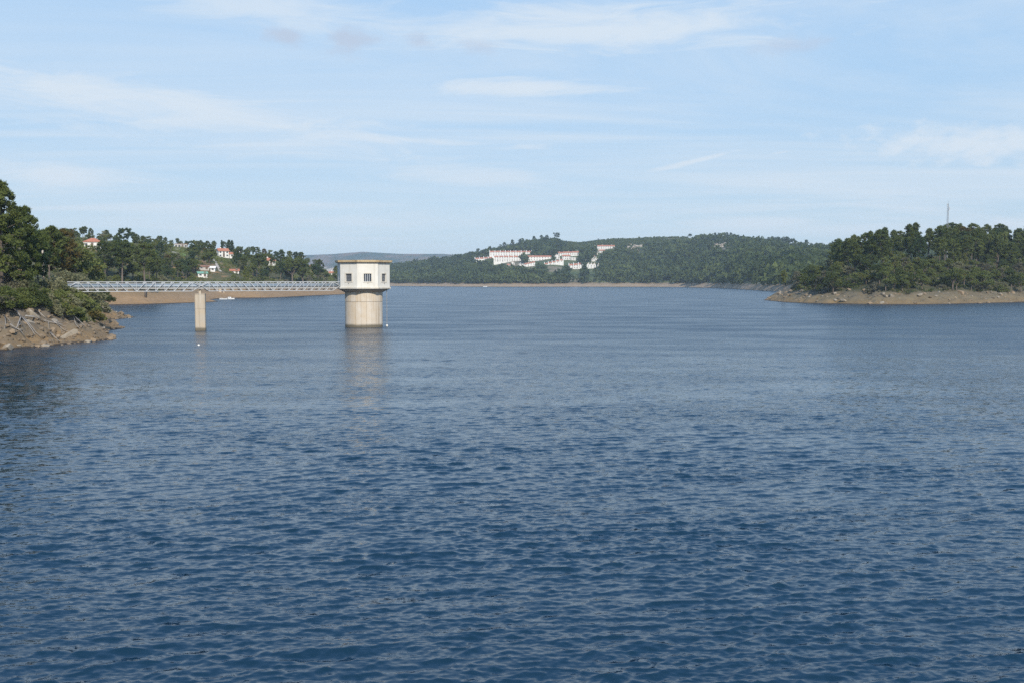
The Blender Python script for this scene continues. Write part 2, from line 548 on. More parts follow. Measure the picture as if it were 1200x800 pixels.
M['rock'] = simple('rock', (0.12, 0.095, 0.065), (0.30, 0.215, 0.13), 1.3, 0.92, 0.7, 6, 0.55)
M['pale_rock'] = simple('pale_rock', (0.20, 0.17, 0.13), (0.33, 0.28, 0.21), 1.3, 0.92, 0.7, 6, 0.4)
M['outcrop'] = simple('hill_rock', (0.24, 0.205, 0.165), (0.42, 0.35, 0.27), 0.12, 0.95, 0.5, 0.6, 0.4)
M['white_wall'] = simple('white_render', (0.64, 0.62, 0.58), (0.74, 0.72, 0.68), 0.6, 0.9, 0, 5, 0.3)
M['grey_wall'] = simple('grey_render', (0.36, 0.34, 0.31), (0.46, 0.44, 0.40), 0.6, 0.9)
M['roof_tile'] = simple('terracotta_tile', (0.34, 0.125, 0.07), (0.46, 0.185, 0.105), 1.5, 0.85, 0.4, 10, 0.4)
M['roof_brown'] = simple('brown_tile', (0.20, 0.10, 0.07), (0.30, 0.16, 0.10), 1.5, 0.85, 0.4, 10, 0.3)
M['roof_green'] = simple('green_sheet', (0.13, 0.30, 0.22), (0.20, 0.40, 0.30), 0.8, 0.7)
M['glass_dark'] = simple('window_glass', (0.03, 0.04, 0.055), (0.06, 0.07, 0.09), 1.0, 0.15)
M['frame_stone'] = simple('window_surround', (0.55, 0.52, 0.47), (0.66, 0.62, 0.56), 2.0, 0.85)
M['door_wood'] = simple('door_paint', (0.10, 0.075, 0.055), (0.16, 0.11, 0.08), 4.0, 0.7)
M['path'] = simple('pale_path', (0.34, 0.29, 0.23), (0.48, 0.42, 0.35), 0.5, 0.95)
M['grass'] = simple('mown_grass', (0.085, 0.14, 0.02), (0.14, 0.20, 0.035), 0.4, 0.95)
M['white_paint'] = simple('white_boat_paint', (0.74, 0.74, 0.73), (0.82, 0.82, 0.81), 3, 0.35)
M['steel'] = simple('galvanised_steel', (0.34, 0.36, 0.37), (0.47, 0.48, 0.49), 1.4, 0.5, 0, 5, 0.35)
M['steel_dark'] = simple('dark_steel', (0.16, 0.17, 0.18), (0.26, 0.27, 0.28), 3, 0.6, 0, 5, 0.2)
M['pipe'] = simple('pale_blue_grey_pipe', (0.22, 0.28, 0.33), (0.32, 0.37, 0.42), 0.8, 0.5, stretch=(0.4, 1, 1))
M['deck'] = simple('deck_plank', (0.24, 0.23, 0.22), (0.36, 0.35, 0.33), 2, 0.85, 0, 5, 0.5)
M['orange'] = simple('orange_float', (0.75, 0.45, 0.22), (0.85, 0.6, 0.35), 3, 0.5)
M['plastic_white'] = simple('pale_float', (0.66, 0.62, 0.54), (0.78, 0.75, 0.68), 3, 0.5)

def concrete(name, pale, tan, streak, objvar):
    m, t, p = new_mat(name)
    co = geo_pos(t)
    rnd = t.node('ShaderNodeObjectInfo').outputs['Random']
    blot = t.noise(co, 0.9, 5, 0.62)
    st = t.noise(t.scalev(co, (3.2, 3.2, 0.16)), 1.0, 5, 0.6)
    f = t.math('ADD', t.math('MULTIPLY', t.rng(blot, 0.3, 0.7), 1 - objvar), t.math('MULTIPLY', rnd, objvar))
    c = t.mix(f, pale, tan)
    c = t.mix(t.math('MULTIPLY', t.rng(st, 0.53, 0.68), 0.5), c, streak)
    c = t.mix(t.math('MULTIPLY', t.rng(st, 0.42, 0.30), 0.35), c, (0.62, 0.59, 0.54))
    s = t.node('ShaderNodeSeparateXYZ')
    t.l.new(co, s.inputs[0])
    c = t.mix(t.rng(t.math('ADD', s.outputs[2], t.math('MULTIPLY', blot, 0.3)), 0.85, 0.40), c, (0.13, 0.11, 0.075))
    t.l.new(c, p.inputs['Base Color'])
    p.inputs['Roughness'].default_value = 0.9
    b = t.node('ShaderNodeBump')
    b.inputs['Strength'].default_value = 0.4
    b.inputs['Distance'].default_value = 0.03
    t.l.new(t.noise(co, 5, 5, 0.65), b.inputs['Height'])
    t.l.new(b.outputs[0], p.inputs['Normal'])
    return m
M['shaft'] = concrete('shaft_concrete', (0.58, 0.53, 0.46), (0.48, 0.38, 0.26), (0.24, 0.18, 0.12), 0.62)
M['pier'] = concrete('pier_concrete', (0.42, 0.37, 0.30), (0.44, 0.36, 0.26), (0.26, 0.21, 0.15), 0.0)
M['head'] = concrete('head_render', (0.66, 0.635, 0.57), (0.60, 0.57, 0.50), (0.47, 0.44, 0.38), 0.0)
M['lip'] = concrete('lip_concrete', (0.62, 0.59, 0.52), (0.56, 0.50, 0.40), (0.40, 0.33, 0.25), 0.0)
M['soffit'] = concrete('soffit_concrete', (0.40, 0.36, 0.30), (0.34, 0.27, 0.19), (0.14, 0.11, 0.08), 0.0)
M['roof_slab'] = concrete('stained_roof_edge', (0.46, 0.35, 0.20), (0.36, 0.26, 0.14), (0.12, 0.09, 0.06), 0.0)

# ------------------------------------------------------------------ water
def water_mat():
    m, t, p = new_mat('lake_water')
    pos = geo_pos(t)
    p.inputs['Base Color'].default_value = (0.0045, 0.023, 0.043, 1)
    p.inputs['Roughness'].default_value = 0.07
    p.inputs['IOR'].default_value = 1.40
    def ripple(scale, rot, loc, detail):
        nd = t.node('ShaderNodeTexNoise')
        t.l.new(t.scalev(pos, (0.55, 1.6, 1), (0, 0, R(rot)), loc), nd.inputs['Vector'])
        nd.inputs['Scale'].default_value = scale
        nd.inputs['Detail'].default_value = detail
        nd.inputs['Roughness'].default_value = 0.62
        v = t.node('ShaderNodeVectorMath', operation='SUBTRACT')
        t.l.new(nd.outputs['Color'], v.inputs[0])
        v.inputs[1].default_value = (0.5, 0.5, 0.5)
        return v.outputs[0]
    gust = t.rng(t.noise(t.scalev(pos, (0.35, 1, 1), (0, 0, R(8))), 0.12, 7, 0.70), 0.32, 0.68, 0.35, 1.45)
    # ripples too small for the mesh: drawn as tilted normals close by, as roughness out on the lake
    ln = t.node('ShaderNodeVectorMath', operation='LENGTH')
    t.l.new(pos, ln.inputs[0])
    dist = ln.outputs['Value']
    rough = t.rng(dist, 15.0, 170.0, 0.05, 0.31)
    t.l.new(t.math('MULTIPLY', rough, t.rng(gust, 0.45, 1.35, 0.80, 1.15, False)), p.inputs['Roughness'])
    vsum = t.node('ShaderNodeVectorMath', operation='ADD')
    t.l.new(ripple(2.3, 9, (0, 0, 0), 5), vsum.inputs[0])
    t.l.new(ripple(8.0, -12, (3, 7, 0), 4), vsum.inputs[1])
    amp = t.node('ShaderNodeVectorMath', operation='SCALE')
    t.l.new(vsum.outputs[0], amp.inputs[0])
    t.l.new(t.math('MULTIPLY', gust, t.rng(dist, 120.0, 600.0, 1.0, 0.3)), amp.inputs['Scale'])
    flat = t.node('ShaderNodeVectorMath', operation='MULTIPLY')
    t.l.new(amp.outputs[0], flat.inputs[0])
    flat.inputs[1].default_value = (0.36, 0.95, 0.0)
    nsum = t.node('ShaderNodeVectorMath', operation='ADD')
    t.l.new(flat.outputs[0], nsum.inputs[0])
    t.l.new(t.node('ShaderNodeNewGeometry').outputs['Normal'], nsum.inputs[1])
    nn = t.node('ShaderNodeVectorMath', operation='NORMALIZE')
    t.l.new(nsum.outputs[0], nn.inputs[0])
    t.l.new(nn.outputs[0], p.inputs['Normal'])
    return m
M['water'] = water_mat()

def wave_field(x, y, r):
    """sum of wind waves with sharp crests; the short ones die out with distance where no one could see them"""
    dxs, dys, z = np.zeros_like(x), np.zeros_like(x), np.zeros_like(x)
    g = np.random.default_rng(3)
    gust = 0.82 + 0.5 * np.clip(0.42 + 1.3 * fbm(x * 0.5, y, 3, 4, 5), 0, 1) ** 1.5
    wob = [fbm(x, y, sc, 2, 100 + q) for q, sc in enumerate((2.2, 3.5, 5.5, 9.0, 14.0))]
    for i in range(140):
        lam = 0.12 * (1.3 / 0.12) ** g.random()
        th = R(90 + 9) + g.normal(0, 0.32 + 0.16 * (lam < 0.5))
        a = 0.0031 * lam ** 0.70 * (0.5 + g.random())
        k = 2 * math.pi / lam
        cx, cy = math.cos(th), math.sin(th)
        j = wob[i % 5] * g.uniform(1.5, 4.0) + wob[(i + 2) % 5] * g.uniform(-3.0, 3.0)
        ph = k * (cx * x + cy * y) + g.random() * 6.283 + j
        aa = a * gust * (1 - sm((r - lam * 80) / (lam * 130)))
        z += aa * np.cos(ph)
        q = 1.15 * aa * np.sin(ph)
        dxs -= q * cx
        dys -= q * cy
    return dxs, dys, z

def build_water():
    rr = [15.0]
    while rr[-1] < 420: rr.append(rr[-1] * (1.0027 if rr[-1] < 60 else 1.0050))
    rr = np.array(rr)
    aa = np.linspace(R(-33), R(33), 800)
    A, Rr = np.meshgrid(aa, rr)
    x, y = Rr * np.sin(A), Rr * np.cos(A)
    ddx, ddy, z = wave_field(x, y, Rr)
    edge = sm((R(33) - np.abs(A)) / R(1.0)) * sm((420 - Rr) / 60) * sm((Rr - 15) / 1.0)
    V = np.stack([x + ddx * edge, y + ddy * edge, z * edge], -1).reshape(-1, 3)
    nr, na = x.shape
    i = np.arange(nr * na).reshape(nr, na)
    F = np.stack([i[:-1, :-1], i[:-1, 1:], i[1:, 1:], i[1:, :-1]], -1).reshape(-1, 4)
    # calm coarse remainder: a fan beyond, both sides and behind, sharing the fine sheet's border
    b = len(V)
    V2, F2 = [], []
    outer = i[-1, :]
    for k, s in enumerate((1.3, 1.8, 2.6, 3.6)):
        for a in aa: V2.append((420 * s * math.sin(a), 420 * s * math.cos(a), 0))
        prev = outer if k == 0 else b + (k - 1) * na + np.arange(na)
        cur = b + k * na + np.arange(na)
        for j in range(na - 1): F2.append((prev[j], prev[j + 1], cur[j + 1], cur[j]))
    b2 = b + len(V2)
    radii = [15.0, 60.0, 420.0, 420 * 1.3, 420 * 1.8, 420 * 2.6, 420 * 3.6]
    side = np.linspace(R(33), R(327), 60)
    nrr = len(radii)
    for a in side:
        for r in radii: V2.append((r * math.sin(a), r * math.cos(a), 0))
    for q in range(len(side) - 1):
        for k in range(nrr - 1):
            o = b2 + q * nrr + k
            F2.append((o, o + nrr, o + nrr + 1, o + 1))
    b3 = b + len(V2)
    for q in range(72):                                   # the water right under the viewpoint
        a = 2 * math.pi * q / 72
        for r in (0.3, 15.0): V2.append((r * math.sin(a), r * math.cos(a), 0))
    for q in range(72):
        o, o2 = b3 + 2 * q, b3 + 2 * ((q + 1) % 72)
        F2.append((o, o2, o2 + 1, o + 1))
    V = np.concatenate([V, np.array(V2)])
    F = np.concatenate([F, np.array(F2)])
    me = np_mesh('lake', V, F, M['water'], smooth=True)
    tag(obj('lake', me), 'wide blue reservoir ruffled by small wind waves', None, None, 'structure')
build_water()

# ------------------------------------------------------------------ ground, hills
gm = MB()
gm.box((0, 2600, -3.6), (9000, 6400, 0.4))
tag(gm.build('ground', M['far_hill']), 'bed of the valley under the reservoir', None, None, 'structure')

def grid_mesh(name, xs, ys, h, mat):
    X, Y = np.meshgrid(xs, ys)
    Z = h(X, Y)
    ny, nx = X.shape
    i = np.arange(nx * ny).reshape(ny, nx)
    F = np.stack([i[:-1, :-1], i[:-1, 1:], i[1:, 1:], i[1:, :-1]], -1).reshape(-1, 4)
    keep = (Z.ravel()[F] > -2.5).any(axis=1)
    return np_mesh(name, np.stack([X, Y, Z], -1).reshape(-1, 3), F[keep], mat, smooth=True)

def fan_mesh(name, bs, ts, h, mat):
    B, T = np.meshgrid(bs, ts)
    X, Y = B * T, T
    Z = h(X, Y)
    ny, nx = X.shape
    i = np.arange(nx * ny).reshape(ny, nx)
    F = np.stack([i[:-1, :-1], i[:-1, 1:], i[1:, 1:], i[1:, :-1]], -1).reshape(-1, 4)
    keep = (Z.ravel()[F] > -2.9).any(axis=1)
    return np_mesh(name, np.stack([X, Y, Z], -1).reshape(-1, 3), F[keep], mat, smooth=True)

near_bank = obj('near_bank', grid_mesh('near_bank', np.concatenate([np.arange(-260, -125, 6.0), np.arange(-125, -48, 0.38)]),
                                       np.concatenate([np.arange(-60, 90, 5.0), np.arange(90, 235.1, 0.38)]), h_left, M['near_bank']))
tag(near_bank, 'rocky bank with grey stones at left, close by', None, None, 'structure')
hillside = obj('hillside', grid_mesh('hillside', np.arange(-520, -78, 2.0), np.arange(235, 900, 2.0), h_left, M['hillside']))
tag(hillside, 'sandy shore and wooded slope behind the footbridge', None, None, 'structure')
headland = obj('headland', grid_mesh('headland', np.concatenate([np.arange(85, 250, 0.8), np.arange(250, 560, 2.0)]), np.concatenate([np.arange(300, 400, 0.8), np.arange(400, 640, 2.0)]), h_head, M['headland']))
tag(headland, 'rocky headland under the pine wood at right', None, None, 'structure')
far_hill = obj('far_hill', fan_mesh('far_hill', np.linspace(-0.36, 0.75, 420), np.concatenate([np.arange(540, 1420, 8.0), np.arange(1420, 2500, 14.0)]), h_far, M['far_hill']))
tag(far_hill, 'long wooded hill on the far shore', None, None, 'structure')
ridge = obj('distant_ridge', fan_mesh('distant_ridge', np.linspace(-0.45, 0.12, 200), np.arange(2900, 5200, 25.0), h_ridge, M['ridge']))
tag(ridge, 'hazy brown ridge in the distance behind the tower', None, None, 'structure')

# ------------------------------------------------------------------ intake tower
TX, TY = -24.4, 164.0
tower = thing('intake_tower', 'white eight-sided intake tower on a round concrete shaft in the water', 'tower', (TX, TY, 0))
A0 = R(17.5)                                   # the facet with the barred window, turned a little to the right
def nrm(k): 
    a = A0 + k * math.pi / 4
    return Vector((math.sin(a), -math.cos(a), 0))
def octa(rc):
    ap = []
    for k in range(8):
        a = A0 + (k - 0.5) * math.pi / 4
        ap.append((rc * math.sin(a), -rc * math.cos(a)))
    return ap
RC = 4.36
AP = RC * math.cos(math.pi / 8)
HW = RC * math.sin(math.pi / 8)
Z0, Z1 = 6.56, 10.52
wall = MB()
win_facets = [0, 1, 2, 4, 5, 7]
def facet_pt(k, u, z, off=0.0):
    n = nrm(k)
    s = Vector((-n.y, n.x, 0))
    p = n * (AP + off) + s * u
    return (p.x, p.y, z)
OW, OZ0, OZ1 = 0.60, 7.44, 8.70
for k in range(8):
    if k in win_facets or k == 6:
        zb, zt, ow = (OZ0, OZ1, OW) if k != 6 else (Z0, 8.7, 0.5)
        us = [-HW, -ow, ow, HW]
        quads = [(-HW, -ow, Z0, Z1), (ow, HW, Z0, Z1), (-ow, ow, zt, Z1)]
        if zb > Z0: quads.append((-ow, ow, Z0, zb))
        for u0, u1, a, b in quads:
            wall.add([facet_pt(k, u0, a), facet_pt(k, u1, a), facet_pt(k, u1, b), facet_pt(k, u0, b)], [(0, 1, 2, 3)])
        for (u0, a, u1, b) in ((-ow, zb, -ow, zt), (ow, zt, ow, zb), (-ow, zt, ow, zt), (ow, zb, -ow, zb)):   # reveals
            wall.add([facet_pt(k, u0, a), facet_pt(k, u1, b), facet_pt(k, u1, b, -0.28), facet_pt(k, u0, a, -0.28)], [(0, 1, 2, 3)])
    else:
        wall.add([facet_pt(k, -HW, Z0), facet_pt(k, HW, Z0), facet_pt(k, HW, Z1), facet_pt(k, -HW, Z1)], [(0, 1, 2, 3)])
wall.build('wall', M['head'], tower)
for k in win_facets:
    fr = MB()
    for u0, u1, a, b in ((-OW - 0.19, -OW, OZ0 - 0.16, OZ1 + 0.17), (OW, OW + 0.19, OZ0 - 0.16, OZ1 + 0.17),
                         (-OW, OW, OZ1, OZ1 + 0.17), (-OW, OW, OZ0 - 0.16, OZ0)):
        P = [facet_pt(k, u, z, o) for o in (0.0, 0.05) for u, z in ((u0, a), (u1, a), (u1, b), (u0, b))]
        fr.add(P, [(4, 5, 6, 7), (0, 1, 5, 4), (1, 2, 6, 5), (2, 3, 7, 6), (3, 0, 4, 7)])
    w = fr.build('window', M['lip'], tower)
    pm = MB()
    pm.add([facet_pt(k, -OW, OZ0, -0.2), facet_pt(k, OW, OZ0, -0.2), facet_pt(k, OW, OZ1, -0.2), facet_pt(k, -OW, OZ1, -0.2)], [(0, 1, 2, 3)])
    pm.build('pane', M['glass_dark'], w)
    if k == 0:
        for u in (-0.30, 0.0, 0.30):
            bm_ = MB(); bm_.beam(facet_pt(k, u, OZ0, -0.1), facet_pt(k, u, OZ1, -0.1), 0.085)
            bm_.build('bar', M['steel'], w)
    else:
        gr = MB()
        for q in range(1, 6):
            u = -OW + 2 * OW * q / 6
            gr.beam(facet_pt(k, u, OZ0, -0.12), facet_pt(k, u, OZ1, -0.12), 0.03)
        for q in range(1, 5):
            z = OZ0 + (OZ1 - OZ0) * q / 5
            gr.beam(facet_pt(k, -OW, z, -0.12), facet_pt(k, OW, z, -0.12), 0.03)
        gr.build('grille', M['steel_dark'], w)
    sp = MB()                                   # drain spout under the sill
    sp.beam(facet_pt(k, 0.04, OZ0 - 0.24, 0.0), facet_pt(k, 0.04, OZ0 - 0.26, 0.16), 0.09)
    sp.build('spout', M['soffit'], w)
dm = MB()
dm.add([facet_pt(6, -0.5, Z0, -0.2), facet_pt(6, 0.5, Z0, -0.2), facet_pt(6, 0.5, 8.7, -0.2), facet_pt(6, -0.5, 8.7, -0.2)], [(0, 1, 2, 3)])
dr = dm.build('door', M['door_wood'], tower)
hm = MB(); hm.beam(facet_pt(6, 0.36, 7.55, -0.19), facet_pt(6, 0.36, 7.55, -0.08), 0.09); hm.build('handle', M['steel_dark'], dr)
MB().prism(octa(4.80), 10.56, 10.88).build('roof', M['roof_slab'], tower)
MB().prism(octa(4.66), 10.46, 10.56).build('roof_drip', M['soffit'], tower)
MB().prism(octa(4.52), 6.30, 6.56).build('lip', M['lip'], tower)
def circ(r, n=48, ph=0.0): return [(r * math.sin(2 * math.pi * k / n + ph), -r * math.cos(2 * math.pi * k / n + ph)) for k in range(n)]
so_ = MB()
o8, c48 = octa(4.48), circ(3.22)
vs_ = []
for k in range(48):                             # sloping underside from the eight-sided lip to the round shaft
    ang = A0 + (k - 3) * 2 * math.pi / 48
    kk = int(round((ang - A0) / (math.pi / 4)))
    rad = 4.48 * math.cos(math.pi / 8) / math.cos(ang - A0 - kk * math.pi / 4)
    vs_.append((rad * math.sin(ang), -rad * math.cos(ang), 6.30))
for k in range(48):
    ang = A0 + (k - 3) * 2 * math.pi / 48
    vs_.append((3.22 * math.sin(ang), -3.22 * math.cos(ang), 5.72))
so_.add(vs_, [(48 + k, 48 + (k + 1) % 48, (k + 1) % 48, k) for k in range(48)])
so_.add(vs_[48:], [tuple(range(48))])
so_.build('soffit', M['soffit'], tower)
core = MB(); core.prism(circ(2.96), -3.3, 5.72); core.build('shaft', M['soffit'], tower)
NP = 22
def shaft_panel(k, z0, z1, wob):
    a0, a1 = 2 * math.pi * k / NP + 0.004, 2 * math.pi * (k + 1) / NP - 0.004
    m = MB()
    vs = []
    for z in (z0, z1):
        for a in (a0, (a0 + a1) / 2, a1): vs.append(((3.06 + wob) * math.sin(a), -(3.06 + wob) * math.cos(a), z))
        for a in (a1, (a0 + a1) / 2, a0): vs.append((2.95 * math.sin(a), -2.95 * math.cos(a), z))
    m.add(vs, [(0, 1, 7, 6), (1, 2, 8, 7), (2, 3, 9, 8), (5, 0, 6, 11), (0, 5, 4, 1), (1, 4, 3, 2), (6, 7, 10, 11), (7, 8, 9, 10)])
    return m
for k in range(NP):
    shaft_panel(k, 4.20, 5.715, random.uniform(-0.02, 0.03)).build('concrete_panel', M['shaft'], tower)
    shaft_panel(k, -3.2, 4.15, random.uniform(-0.015, 0.015)).build('concrete_panel', M['shaft'], tower)

# depth gauge line hanging from a bracket at the right of the head
gx, gy = at(453.3, 163.5), 163.5
gauge = thing('gauge_line', 'thin dark gauge cable with a pale float hanging right of the tower shaft', 'gauge cable', (gx, gy, 0))
MB().tube([(0, 0, 0.35), (0.01, 0, 3), (0, 0, 6.28)], [0.07] * 3, 6).build('cable', M['steel_dark'], gauge)
fm = MB(); fm.tube([(0, 0, 0.02), (0, 0, 0.12), (0, 0, 0.32), (0, 0, 0.44)], [0.05, 0.17, 0.17, 0.05], 10); fm.build('float', M['plastic_white'], gauge, smooth=True)
bk = MB(); bk.beam((-0.5, 0.1, 6.30), (0.75, -0.05, 6.26), 0.08); bk.build('bracket', M['steel_dark'], gauge)

# ------------------------------------------------------------------ footbridge and its pier
PX, PY = -47.5, 151.8
P0, P2 = Vector((-63.6, 142.7)), Vector((-28.25, 162.75))
brz = math.atan2(P2.y - P0.y, P2.x - P0.x)
pier = thing('bridge_pier', 'slim rectangular concrete pier standing in the water under the footbridge', 'pier', (PX, PY, 0), brz * 0.35)
pc = MB()
def oblong(w, d, c=0.1): return [(-w + c, -d), (w - c, -d), (w, -d + c), (w, d - c), (w - c, d), (-w + c, d), (-w, d - c), (-w, -d + c)]
pc.prism(oblong(0.76, 0.6), -3.3, 3.3, 0, oblong(0.75, 0.6))
pc.build('shaft', M['pier'], pier)
MB().prism(oblong(0.765, 0.615), 3.32, 5.45).build('upper_shaft', M['pier'], pier)
MB().prism(oblong(0.78, 0.63), 5.45, 5.62).build('cap', M['soffit'], pier)
MB().box((0, 0, 5.86), (0.34, 0.5, 0.48)).build('bearing', M['pier'], pier)

bridge = thing('footbridge', 'pale steel lattice footbridge running from the left bank to the tower', 'footbridge', (PX, PY, 0), brz)
zt, zb_, zm = 7.40, 6.02, 6.78
Ltot = (P2 - P0).length
xl = -(Vector((PX, PY)) - P0).length
xr = (P2 - Vector((PX, PY))).length
half = 0.72
def steel_beam(name, p, q, w, h=None, mat='steel'):
    m = MB(); m.beam(p, q, w, h); m.build(name, M[mat], bridge)
for sy in (-half, half):
    steel_beam('top_chord', (xl, sy, zt), (xr, sy, zt), 0.10)
    for x0, x1, n in ((xl, 0.0, 14), (0.0, xr, 18)):
        st = (x1 - x0) / n
        nodes = [x0 + st * q for q in range(n + 1)]
        steel_beam('bottom_chord', (nodes[1], sy, zb_), (nodes[-2], sy, zb_), 0.095)
        steel_beam('end_brace', (nodes[0] + 0.14, sy, zm), (nodes[1], sy, zb_), 0.09)
        steel_beam('end_brace', (nodes[-1] - 0.14, sy, zm), (nodes[-2], sy, zb_), 0.09)
        steel_beam('end_brace', (nodes[0] + 0.14, sy, zm), (nodes[1], sy, zt), 0.09)
        steel_beam('end_brace', (nodes[-1] - 0.14, sy, zm), (nodes[-2], sy, zt), 0.09)
        mid = n // 2
        for q in range(1, n):
            steel_beam('post', (nodes[q], sy, zb_), (nodes[q], sy, zt), 0.06)
            if q < n - 1:
                lo, hi = (q + 1, q) if q < mid else (q, q + 1)
                steel_beam('diagonal', (nodes[lo], sy, zb_), (nodes[hi], sy, zt), 0.09)
    steel_beam('handrail', (xl, sy * 0.9, 7.14), (xr, sy * 0.9, 7.14), 0.06)
steel_beam('support_post', (0, 0, 6.1), (0, 0, zt), 0.14)
for x in (-0.75, 0.75): steel_beam('support_brace', (0, -half, zm), (x, -half, zt), 0.10)
MB().tube([(xl, -0.3, 6.84), (xr, -0.3, 6.84)], [0.25, 0.25], 12).build('pipe', M['pipe'], bridge, smooth=True)
npl = 52
plank = MB(); plank.box((0, 0, 0), (Ltot / npl - 0.03, half * 2 - 0.2, 0.07))
pl_me = plank.mesh('deck_plank', M['deck'])
for q in range(npl):
    obj('deck_plank', pl_me, bridge, (xl + Ltot * (q + 0.5) / npl, 0, 6.53))
steel_beam('deck_beam', (xl, -half + 0.12, 6.42), (xr, -half + 0.12, 6.42), 0.08, 0.16, 'deck')
steel_beam('deck_beam', (xl, half - 0.12, 6.42), (xr, half - 0.12, 6.42), 0.08, 0.16, 'deck')
ab = MB(); ab.prism([(-1.1, -1.0), (1.1, -1.0), (1.1, 1.0), (-1.1, 1.0)], 1.0, 5.85)
abt = thing('bridge_abutment', 'concrete block carrying the bank end of the footbridge among the bushes', 'abutment', (P0.x - 0.9, P0.y - 0.5, 0), brz)
ab.build('block', M['pier'], abt)
MB().box((0, 0, 5.92), (1.6, 1.7, 0.14)).build('bearing_shelf', M['soffit'], abt)

# ------------------------------------------------------------------ buoys, boats, shore hut
def buoy(px, y, r, label, mat):
    t = thing('buoy', label, 'buoy', (at(px, y), y, 0), 0, None)
    m = MB(); m.tube([(0, 0, -r), (0, 0, -0.6 * r), (0, 0, 0), (0, 0, 0.6 * r), (0, 0, r)], [0.1 * r, 0.8 * r, r, 0.8 * r, 0.1 * r], 12)
    m.build('float', M[mat], t, smooth=True)
    e = MB(); e.tube([(0, 0, r), (0, 0, 1.35 * r)], [0.12 * r, 0.12 * r], 6); e.build('eye', M['steel_dark'], t)
buoy(232, 117.5, 0.15, 'pale round buoy floating in front of the bridge pier', 'plastic_white')

def boat(px, y, L, label, cabin, rz):
    t = thing('motorboat', label, 'boat', (at(px, y), y, 0), rz, 'white boats by the shore')
    m = MB()
    sec = [(-0.5, 0.16), (-0.2, 0.18), (0.15, 0.165), (0.36, 0.1), (0.5, 0.008)]
    vs, fs = [], []
    for sx, hw in sec:
        up = 0.13 + 0.06 * max(0, sx)
        vs += [(sx * L, -hw * L * 0.6, -0.04 * L), (sx * L, hw * L * 0.6, -0.04 * L), (sx * L, hw * L, up * L), (sx * L, -hw * L, up * L)]
    for i in range(len(sec) - 1):
        a = i * 4
        fs += [(a, a + 4, a + 5, a + 1), (a + 1, a + 5, a + 6, a + 2), (a + 3, a + 7, a + 4, a)]
    fs += [(0, 1, 2, 3)]
    m.add(vs, fs).build('hull', M['white_paint'], t)
    d = MB(); d.add([(p[0], p[1] * 0.97, p[2] - 0.02 * L) for p in vs if p[2] > 0], [(0, 2, 3, 1), (2, 4, 5, 3), (4, 6, 7, 5), (6, 8, 9, 7)])
    d.build('deck', M['deck'], t)
    if cabin:
        c = MB(); c.prism([(-0.34 * L, -0.13 * L), (0.10 * L, -0.12 * L), (0.10 * L, 0.12 * L), (-0.34 * L, 0.13 * L)], 0.10 * L, 0.30 * L, 0,
                          [(-0.34 * L, -0.12 * L), (0.02 * L, -0.11 * L), (0.02 * L, 0.11 * L), (-0.34 * L, 0.12 * L)])
        cb = c.build('cabin', M['white_paint'], t)
        g = MB(); g.box((-0.16 * L, -0.1305 * L, 0.235 * L), (0.24 * L, 0.012 * L, 0.06 * L)); g.build('window', M['glass_dark'], cb)
    e = MB(); e.box((-0.52 * L, 0, 0.12 * L), (0.05 * L, 0.07 * L, 0.16 * L)); e.build('outboard_motor', M['steel_dark'], t)
boat(270.5, 408, 3.0, 'small white cabin boat moored off the sandy shore behind the bridge', True, R(10))
boat(262, 402, 3.4, 'low white open boat beside the cabin boat off the sandy shore', False, R(172))
boat(568.5, 1196, 5.0, 'tiny white boat drawn up at the far shore below the village', False, R(5))

# ------------------------------------------------------------------ buildings
win_cache = {}
def window_mesh(w, h):
    key = (round(w, 1), round(h, 1))
    if key not in win_cache:
        m = MB()
        for c, s in (((-w / 2 - 0.05, 0, 0), (0.1, 0.12, h + 0.2)), ((w / 2 + 0.05, 0, 0), (0.1, 0.12, h + 0.2)),
                     ((0, 0, h / 2 + 0.05), (w, 0.12, 0.1)), ((0, 0, -h / 2 - 0.06), (w, 0.16, 0.12))):
            m.box(c, s, 0)
        m.box((0, 0.02, 0), (w, 0.06, h), 1)
        win_cache[key] = m.mesh('window', [M['frame_stone'], M['glass_dark']])
    return win_cache[key]

def gable_roof(m, x0, x1, y0, y1, z, rise, over=0.35, th=0.18, axis='x'):
    """two pitched slabs; ridge along x (or along y)"""
    if axis == 'x':
        yc = (y0 + y1) / 2
        for ya, yb in ((y0 - over, yc), (y1 + over, yc)):
            za = z - over * rise / ((y1 - y0) / 2)
            P = [(x0 - over, ya, za), (x1 + over, ya, za), (x1 + over, yb, z + rise), (x0 - over, yb, z + rise)]
            m.add(P + [(p[0], p[1], p[2] + th) for p in P], [(0, 1, 2, 3), (7, 6, 5, 4), (0, 4, 5, 1), (1, 5, 6, 2), (2, 6, 7, 3), (3, 7, 4, 0)])
    else:
        xc = (x0 + x1) / 2
        for xa, xb in ((x0 - over, xc), (x1 + over, xc)):
            za = z - over * rise / ((x1 - x0) / 2)
            P = [(xa, y0 - over, za), (xa, y1 + over, za), (xb, y1 + over, z + rise), (xb, y0 - over, z + rise)]
            m.add(P + [(p[0], p[1], p[2] + th) for p in P], [(0, 1, 2, 3), (7, 6, 5, 4), (0, 4, 5, 1), (1, 5, 6, 2), (2, 6, 7, 3), (3, 7, 4, 0)])

